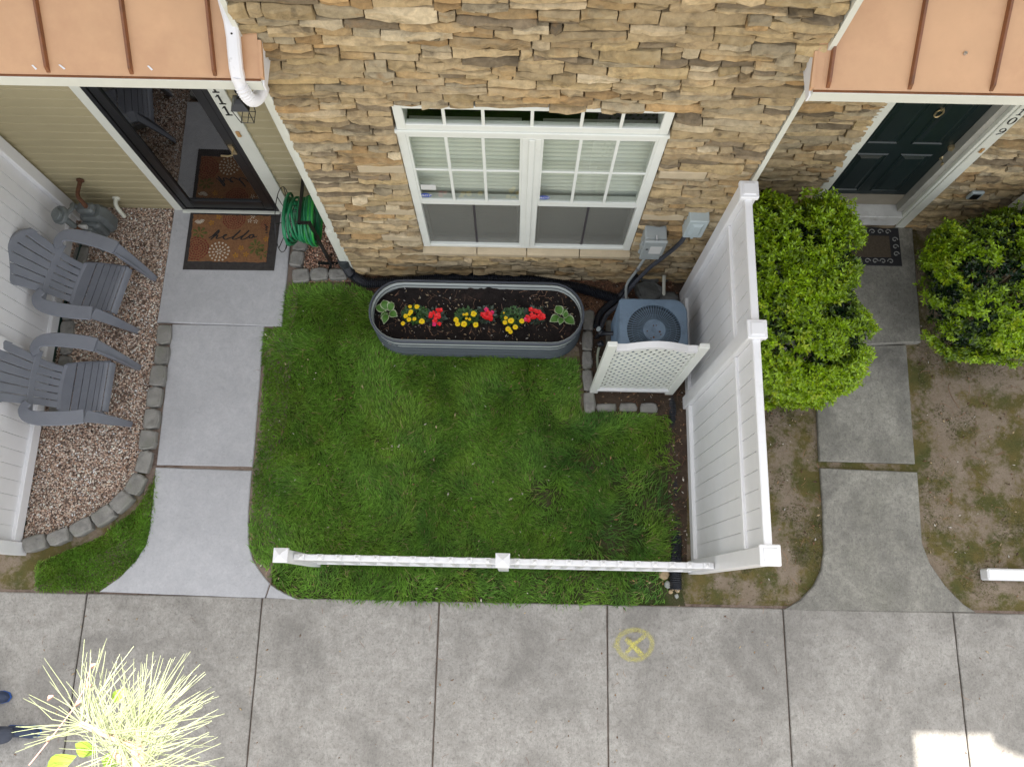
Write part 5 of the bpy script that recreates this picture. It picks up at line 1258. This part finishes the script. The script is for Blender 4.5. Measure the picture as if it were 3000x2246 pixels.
# ------------------------------------------------------------------ grass, gravel, litter
def grass(name, poly, n, hlo, hhi, density=None, seed=1, flat=.75, cols=None, flow=True, label=None):
    r = np.random.RandomState(seed); q = scatter(poly, n)
    if density is not None: q = q[r.rand(len(q)) < density(q[:,0], q[:,1])]
    n = len(q); x, y = q[:,0], q[:,1]
    th = (vnoise(x, y, 1.15)*2+vnoise(x, y, 3.2)*1.3)*math.pi + r.randn(n)*.55; lean = np.clip(flat+.25*r.randn(n), .1, 1.15)
    L = hlo+(hhi-hlo)*r.rand(n)*(.6+.8*vnoise(x, y, 2.3)); dx = np.cos(th)*np.sin(lean*1.25); dy = np.sin(th)*np.sin(lean*1.25); dz = np.cos(lean*1.25)
    B = np.stack([x, y, np.full(n,-.028)], 1); D = np.stack([dx,dy,dz], 1); S = np.stack([-np.sin(th), np.cos(th), np.zeros(n)], 1)*(.0022+.0016*r.rand(n))[:,None]
    mid = B+D*L[:,None]*.5+np.array([0,0,1])*L[:,None]*.14; tip = B+D*L[:,None]*1.0-np.array([0,0,1])*L[:,None]*.02; tip[:,2] = np.maximum(tip[:,2], -.02)
    V = np.stack([B-S, B+S, mid-S*.9, mid+S*.9, tip], 1).reshape(-1,3); i0 = np.arange(n)*5
    F = np.concatenate([np.stack([i0,i0+1,i0+3],1), np.stack([i0,i0+3,i0+2],1), np.stack([i0+2,i0+3,i0+4],1)])
    a = np.clip((vnoise(x,y,1.6)*.4+vnoise(x,y,4.5)*.3+vnoise(x,y,11)*.3-.35)*1.7+.35*np.clip((x+.3)*.5,0,1)*np.clip((2.2-y),0,1)-.25*np.clip((-.4-x)*1.2,0,1), 0, 1)[:,None]; b = np.clip((vnoise(x+9,y+3,2.4)*.5+vnoise(x+4,y+3,7.4)*.5-.42)*2.2, 0, 1)[:,None]
    c = np.array([.165,.325,.040])*(1-a)+np.array([.058,.155,.030])*a; c = c*(1-b)+np.array([.185,.320,.036])*b
    c = c*(.45+1.0*r.rand(n,1)); dead = r.rand(n,1) < .035; c = np.where(dead, np.array([.30,.25,.12])*(.6+.6*r.rand(n,1)), c)
    C = np.repeat(c, 5, 0); C[4::5] *= 1.3
    me = fastmesh(name, V, F, M_grass, C); o = bpy.data.objects.new(name, me); COL.objects.link(o); o['kind'] = 'stuff'; o['label'] = label; o['category'] = 'grass'; return o
def dens_main(x, y):
    d = np.ones_like(x)
    d *= np.clip((1.50-x)*4.0, .03, 1)                     # bare strip along the fence
    d *= np.where((y < .22), .55, 1)
    d *= np.where((y < .25) & (x > .9), np.clip(1-(x-.9)*1.7, .05, 1), 1)
    worn = np.clip((vnoise(x, y, 2.6)*.7+vnoise(x, y, 8)*.3-.53)*5, 0, 1)*np.clip((x+.9)*.9, 0, 1)*np.clip((1.9-y)*1.3, 0, 1)
    d *= 1-.80*worn
    return d
grass('lawn_grass', lawn_poly, 125000, .040, .095, dens_main, 3, .72, label='long soft green lawn grass inside the picket fence')
grass('verge_grass', leftl_poly, 14000, .035, .07, lambda x, y: np.clip(.35+1.6*vnoise(x,y,3)-.2, .1, 1)*np.clip((x+4.12+.25*vnoise(x,y,6))*5, 0, 1), 5, .6, label='short rough grass between the stone edging and the walkway')
far = [(-1.9,0.0),(1.35,0.0),(1.35,-.07),(-1.9,-.07)]
# moss and weeds on the bare ground at the right
def tufts(name, poly, n, dens, seed, cols, label, h=(.006,.02)):
    r = np.random.RandomState(seed); q = scatter(poly, n); q = q[r.rand(len(q)) < dens(q[:,0], q[:,1])]; n = len(q); x, y = q.T
    th = r.rand(n)*6.283; L = h[0]+(h[1]-h[0])*r.rand(n); D = np.stack([np.cos(th)*.75,np.sin(th)*.75,np.full(n,.6)],1)*L[:,None]; B = np.stack([x,y,np.full(n,-.035)],1); S = np.stack([-np.sin(th),np.cos(th),np.zeros(n)],1)*(L*.28)[:,None]
    V = np.stack([B-S,B+S,B+D],1).reshape(-1,3); F = np.arange(n*3).reshape(-1,3); c = np.array(cols)[r.randint(len(cols),size=n)]*(.7+.6*r.rand(n,1)); C = np.repeat(c,3,0)
    me = fastmesh(name, V, F, M_grass, C); o = bpy.data.objects.new(name, me); COL.objects.link(o); o['kind'] = 'stuff'; o['label'] = label; o['category'] = 'ground cover'
right1 = [(1.72,0.0),(2.72,0.0),(2.80,.35),(2.80,1.35),(2.66,2.2),(2.2,2.9),(1.72,2.9)]
right2 = [(3.72,1.2),(3.70,.5),(3.95,.2),(4.3,-.03),(5.4,-.03),(5.4,3.4),(3.9,3.4)]
mossd = lambda x, y: np.clip((vnoise(x,y,3.3)*.6+vnoise(x,y,8)*.4-.44)*6, .02, 1)
MC = [(.12,.125,.04),(.11,.105,.04),(.15,.14,.06),(.20,.17,.10)]
tufts('moss', right1, 26000, mossd, 7, MC, 'olive moss and weeds on bare dirt left of the side walkway')
tufts('moss', right2, 30000, mossd, 8, MC, 'olive moss and weeds on bare dirt at the right edge')
front_strip = [(1.2,-.03),(2.35,-.03),(2.6,.1),(2.6,.5),(1.72,.2),(1.3,.2)]
tufts('moss', front_strip, 9000, mossd, 9, MC, 'olive moss around the fence corner by the sidewalk')
# gravel
def pebbles(name, poly, n, lo, hi, cols, seed, z, label, flat=.5, elong=1.0, bright=1.0):
    r = np.random.RandomState(seed); q = scatter(poly, n); n = len(q)
    T = np.array([(1,0,0),(0,1,0),(-1,0,0),(0,-1,0),(0,0,1),(0,0,-1)], float); TF = np.array([(0,1,4),(1,2,4),(2,3,4),(3,0,4),(1,0,5),(2,1,5),(3,2,5),(0,3,5)])
    s = lo+(hi-lo)*r.rand(n)**1.6; a = r.rand(n)*6.283; tl = r.randn(n)*.35
    S = np.stack([s*elong*(.8+.5*r.rand(n)), s*(.6+.3*r.rand(n)), s*flat*(.6+.5*r.rand(n))],1)
    V = T[None]*S[:,None]*(1+r.randn(n,6,1)*.12); zz = V[:,:,2]+V[:,:,0]*tl[:,None]; X = V[:,:,0]*np.cos(a)[:,None]-V[:,:,1]*np.sin(a)[:,None]; Y = V[:,:,0]*np.sin(a)[:,None]+V[:,:,1]*np.cos(a)[:,None]
    V = np.stack([X+q[:,0:1], Y+q[:,1:2], zz+z+r.rand(n,1)*lo*1.2],2).reshape(-1,3); F = (TF[None]+np.arange(n)[:,None,None]*6).reshape(-1,3)
    c = np.clip(np.array(cols)[r.randint(len(cols),size=n)]*(.75+.75*r.rand(n,1))*bright, 0, .85); me = fastmesh(name, V, F, M_grit, np.repeat(c,6,0)); o = bpy.data.objects.new(name, me); COL.objects.link(o); o['kind'] = 'stuff'; o['label'] = label; o['category'] = 'gravel'
GC = [(.46,.35,.28),(.55,.45,.38),(.40,.29,.23),(.50,.40,.32),(.27,.18,.135),(.58,.50,.43),(.36,.235,.165),(.20,.145,.12),(.70,.64,.57),(.46,.33,.25)]
pebbles('gravel', gravel_poly, 30000, .007, .0145, GC, 4, -.012, 'pinkish brown pea gravel under the grey chairs', bright=1.2)
pebbles('gravel', nook_poly, 3600, .006, .013, [tuple(x*k for x, k in zip(c, (1.1,.85,.75))) for c in GC], 6, -.010, 'reddish gravel in the corner under the hose')
DBR = [(.16,.09,.05),(.25,.16,.09),(.40,.30,.18),(.10,.06,.04),(.50,.46,.40)]
soil_poly = stadium(-.03, 0); soil_poly = [(p[0],p[1]) for p in soil_poly]
pebbles('mulch_bits', soil_poly, 420, .002, .0085, [(.30,.16,.08),(.45,.35,.22),(.16,.09,.06),(.55,.52,.48)], 12, SZ-.008, 'bark bits and perlite on the planter soil', .3, 2.2)
pebbles('leaf_litter', right2, 380, .004, .012, DBR, 13, -.03, 'small fallen leaves and bits on the right dirt', .2, 1.6)
pebbles('leaf_litter', right1, 240, .004, .012, DBR, 14, -.03, 'small fallen leaves and bits beside the privacy fence', .2, 1.6)
pebbles('leaf_litter', lawn_poly, 260, .004, .011, [(.45,.36,.22),(.55,.50,.42),(.35,.20,.10)], 15, .005, 'pale leaf bits lying in the lawn', .2, 1.8)
pebbles('leaf_litter', [(-4.3,-1.5),(4.4,-1.5),(4.4,-.06),(-4.3,-.06)], 170, .003, .009, DBR[:3], 16, .001, 'tiny brown leaf bits on the sidewalk', .2, 1.8)
pebbles('leaf_litter', mulch_poly, 900, .004, .012, DBR, 17, -.016, 'bark and leaf bits on the mulch bed', .25, 1.8)
def needles(name, poly, n, L, cols, seed, z, label):
    r = np.random.RandomState(seed); q = scatter(poly, n); th = r.rand(n)*6.283; l = L*(.5+.7*r.rand(n)); B = np.stack([q[:,0],q[:,1],np.full(n,z)+r.rand(n)*.012],1)
    D = np.stack([np.cos(th),np.sin(th),r.randn(n)*.05],1)*l[:,None]; bend = np.stack([-np.sin(th),np.cos(th),np.zeros(n)],1)*(l*r.randn(n)*.16)[:,None]; S = np.stack([-np.sin(th),np.cos(th),np.zeros(n)],1)*.0013
    V = np.stack([B-S,B+S,B+D*.5+bend-S,B+D*.5+bend+S,B+D],1).reshape(-1,3); i0 = np.arange(n)*5; F = np.concatenate([np.stack([i0,i0+1,i0+3],1),np.stack([i0,i0+3,i0+2],1),np.stack([i0+2,i0+3,i0+4],1)])
    c = np.array(cols)[r.randint(len(cols),size=n)]*(.6+.7*r.rand(n,1)); me = fastmesh(name, V, F, M_grit, np.repeat(c,5,0)); o = bpy.data.objects.new(name, me); COL.objects.link(o); o['kind'] = 'stuff'; o['label'] = label; o['category'] = 'pine needles'
NC = [(.23,.105,.06),(.30,.16,.09),(.16,.08,.05)]
needles('pine_needles', [(-1.5,3.02),(1.5,3.02),(1.5,2.75),(1.0,2.55),(.62,2.50),(.55,2.80),(-1.3,2.80)], 2600, .12, NC, 20, -.012, 'brown pine needles along the foot of the stone wall')
needles('pine_needles', soil_poly, 130, .09, [(.25,.15,.10),(.35,.20,.13)], 21, SZ-.006, 'dry brown needles on the planter soil')
needles('pine_needles', mulch_poly, 500, .10, NC, 22, -.014, 'brown pine needles around the air conditioner')
needles('pine_needles', lawn_poly, 240, .11, [(.42,.30,.15),(.30,.17,.08)], 23, .012, 'dry tan needles lying on the lawn')
needles('pine_needles', right2, 160, .12, NC, 24, -.028, 'brown pine needles on the right dirt')
needles('pine_needles', right1, 110, .12, NC, 25, -.028, 'brown pine needles beside the fence on dirt')
needles('pine_needles', [(-4.3,-1.5),(4.4,-1.5),(4.4,-.06),(-4.3,-.06)], 60, .09, NC, 26, .002, 'a few brown pine needles on the sidewalk')
needles('pine_needles', gravel_poly, 60, .08, NC, 27, .004, 'a few pine needles on the gravel')
# twig on the right dirt
solo('twig', MB().tube(catmull([G(2785,1120,-.01),G(2778,1135,.0),G(2790,1165,-.01),G(2810,1195,-.02)],4),.004,5), M_wood, 'thin bent twig on the dirt right of the side walkway', 'twig')

# ------------------------------------------------------------------ pine bough near the viewpoint, on a tree past the sidewalk
pt = thing('pine_tree', 'sunlit pine bough with long needles over the sidewalk', 'pine tree', (-1.6, -3.6, 0))
trk = [(-1.6,-3.6,-.1),(-1.62,-3.58,2.5),(-1.57,-3.6,5.2),(-1.6,-3.62,8.2)]
part('trunk', MB().tube(trk,.16,12,rad=[.19,.15,.12,.06]), M_wood, pt)
zb = 6.30
Bp = lambda px_, py_, z_=zb: G(px_, py_, z_)
M_needle = tinted('pine_needle', .45, .1, 20, 0, trans=.25)
tips = [(Bp(235,2118), Bp(390,2185)), (Bp(400,2125), Bp(420,2240)), (Bp(330,2200), Bp(440,2320))]
stem = [Vector((-1.58,-3.6,5.6)), Vector((-1.3,-2.2,5.95)), Vector((-.75,-1.15,6.2)), tips[2][1]]
part('branch', MB().tube(catmull(stem,5),.012,7,rad=[.03-.0015*i for i in range(16)]), M_wood, pt)
V_ = []; F_ = []; C_ = []; rn = np.random.RandomState(77); tw = MB()
for a, b in tips:
    tw.tube([tips[2][1], (tips[2][1]+b)/2+Vector((0,0,.01)), b, a],.003,5,rad=[.006,.005,.004,.0035])
    for k in range(40):
        s = rn.rand()**1.2; base = a.lerp(b, s*.8); ax = (a-b).normalized()
        d0 = (ax*(.75-s*.7)+Vector((.45,.45,0))+Vector(rn.randn(3))*.70); d0.z = d0.z*.5+.10; d0.normalize()
        for j in range(3):
            d = (d0+Vector(rn.randn(3))*.06).normalized(); L = rn.uniform(.06,.108); sdv = d.cross(Vector((0,0,1))).normalized()*.00042; drop = Vector((0,0,-1))*L*.07
            i0 = len(V_); p1 = base+d*L*.5+Vector(rn.randn(3))*.003; p2 = base+d*L+drop
            V_ += [base-sdv, base+sdv, p1-sdv, p1+sdv, p2-sdv*.5, p2+sdv*.5]; F_ += [(i0,i0+1,i0+3,i0+2),(i0+2,i0+3,i0+5,i0+4)]
            c = np.array([.40,.44,.24])*(rn.uniform(.7,1.1)); C_ += [tuple(c)]*6
me = fastmesh('needles', [tuple(v) for v in V_], F_, M_needle, C_, root_off(pt)); o = bpy.data.objects.new('needles', me); COL.objects.link(o); o.parent = pt; o['kind'] = 'stuff'
part('twigs', tw, plain('pale_twig', (.40,.26,.19), .8), pt)
tb = MB(); tb.tube([Bp(265,1957), Bp(250,2010), Bp(215,2075), Bp(150,2160), Bp(85,2240)],.0009,5)
for q in (Bp(265,1957),Bp(252,2018),Bp(222,2066),Bp(140,2050),Bp(137,2170)): tb.tube([q, q+Vector((.004,.004,.004)), q+Vector((.008,.006,.004))],.004,6,rad=[.001,.0028,.001])
part('budding_twig', tb, plain('bud_pink', (.50,.28,.22), .7), pt)
bl2 = MB(); bl2.c = []
for q, s in ((Bp(350,2035,6.25),.012),(Bp(250,2190,6.22),.016),(Bp(180,2232,6.22),.020),(Bp(330,2225,6.2),.016)):
    a = rn.rand()*6.28; m = leaf_blade(q-Vector((math.cos(a),math.sin(a),0))*s, q+Vector((math.cos(a),math.sin(a),.1))*s, s*.62, .1); bl2.add(m.v, m.f, True); bl2.c += [(.22,.34,.04,1)]*len(m.v)
part('broad_leaves', bl2, M_needle, pt, sharp=180)

# ------------------------------------------------------------------ person at the lower left, only the feet in view
pe = thing('person', 'person in grey trousers and navy shoes, only feet in view', 'person', (-4.35, -1.08, 0))
def skin_obj(name, pts, edges, rads, mat, sub=2):
    me = bpy.data.meshes.new(name); o_ = root_off(pe); me.from_pydata([(p[0]-o_.x,p[1]-o_.y,p[2]-o_.z) for p in pts], edges, [])
    me.materials.append(mat); o = bpy.data.objects.new(name, me); COL.objects.link(o); o.parent = pe
    sk = o.modifiers.new('skin', 'SKIN'); sb = o.modifiers.new('sub', 'SUBSURF'); sb.levels = sub; sb.render_levels = sub
    me.skin_vertices.new() if not me.skin_vertices else None
    for i, r_ in enumerate(rads): me.skin_vertices[0].data[i].radius = (r_, r_) if not isinstance(r_, tuple) else r_
    me.skin_vertices[0].data[0].use_root = True
    return o
hipx, hipy = -4.40, -1.06
body_pts = [(hipx,hipy,.93),(hipx,hipy,1.15),(hipx+.02,hipy,1.40),(hipx+.02,hipy,1.50),(hipx+.05,hipy,1.62),(hipx+.05,hipy,1.74),
            (hipx,hipy+.19,1.42),(hipx+.03,hipy+.24,1.12),(hipx+.22,hipy+.20,1.02),(hipx,hipy-.19,1.42),(hipx+.03,hipy-.24,1.12),(hipx+.22,hipy-.20,1.02),
            (hipx,hipy+.10,.88),(hipx+.01,hipy+.13,.50),(-4.40,-.90,.10),(hipx,hipy-.10,.88),(hipx+.08,hipy-.11,.50),(-4.10,-1.17,.10)]
skin_obj('body', body_pts, [(0,1),(1,2),(2,3),(3,4),(4,5),(2,6),(6,7),(7,8),(2,9),(9,10),(10,11),(0,12),(12,13),(13,14),(0,15),(15,16),(16,17)],
         [.13,.13,.15,.055,.075,.085,.055,.04,.03,.055,.04,.03,.085,.06,.045,.085,.06,.045], M_skin)
skin_obj('shirt', [(hipx,hipy,.95),(hipx,hipy,1.15),(hipx+.01,hipy,1.38),(hipx+.01,hipy,1.46),(hipx,hipy+.19,1.43),(hipx+.02,hipy+.23,1.22),(hipx,hipy-.19,1.43),(hipx+.02,hipy-.23,1.22)], [(0,1),(1,2),(2,3),(2,4),(4,5),(2,6),(6,7)], [.15,.15,.165,.08,.075,.06,.075,.06], M_shirt)
skin_obj('trousers', [(hipx,hipy,.97),(hipx,hipy+.10,.84),(hipx+.01,hipy+.13,.48),(-4.395,-.90,.09),(hipx,hipy-.10,.84),(hipx+.09,hipy-.11,.48),(-4.09,-1.175,.09)], [(0,1),(1,2),(2,3),(0,4),(4,5),(5,6)], [.15,.11,.085,.075,.11,.085,.075], M_trous)
skin_obj('hair', [(hipx+.02,hipy,1.78),(hipx-.01,hipy,1.70)], [(0,1)], [.095,.085], M_hair)
for (sx_, sy_) in ((-4.345,-.90), (-4.045,-1.165)):
    m = MB(); outl = [(-.14,-.035),(-.12,-.045),(0,-.042),(.07,-.050),(.12,-.035),(.14,0),(.12,.035),(.07,.050),(0,.042),(-.12,.045),(-.14,.035)]
    rg2 = lambda k, z_, dx=0: [(sx_+x*k+dx, sy_+y*k, z_) for x, y in outl]
    up = []
    for k, zf, dx in ((1.0,.022,0),(1.0,.045,0),(.88,.075,-.004),(.5,.095,-.05),(.42,.13,-.075)): up.append(rg2(k, zf, dx))
    shoe = part('shoe', m.rings(up, True, True, True), M_shoe, pe, sharp=70); part('sole', MB().rings([rg2(1.02,0.0), rg2(1.05,.012), rg2(1.02,.024)], True), M_sole, shoe)
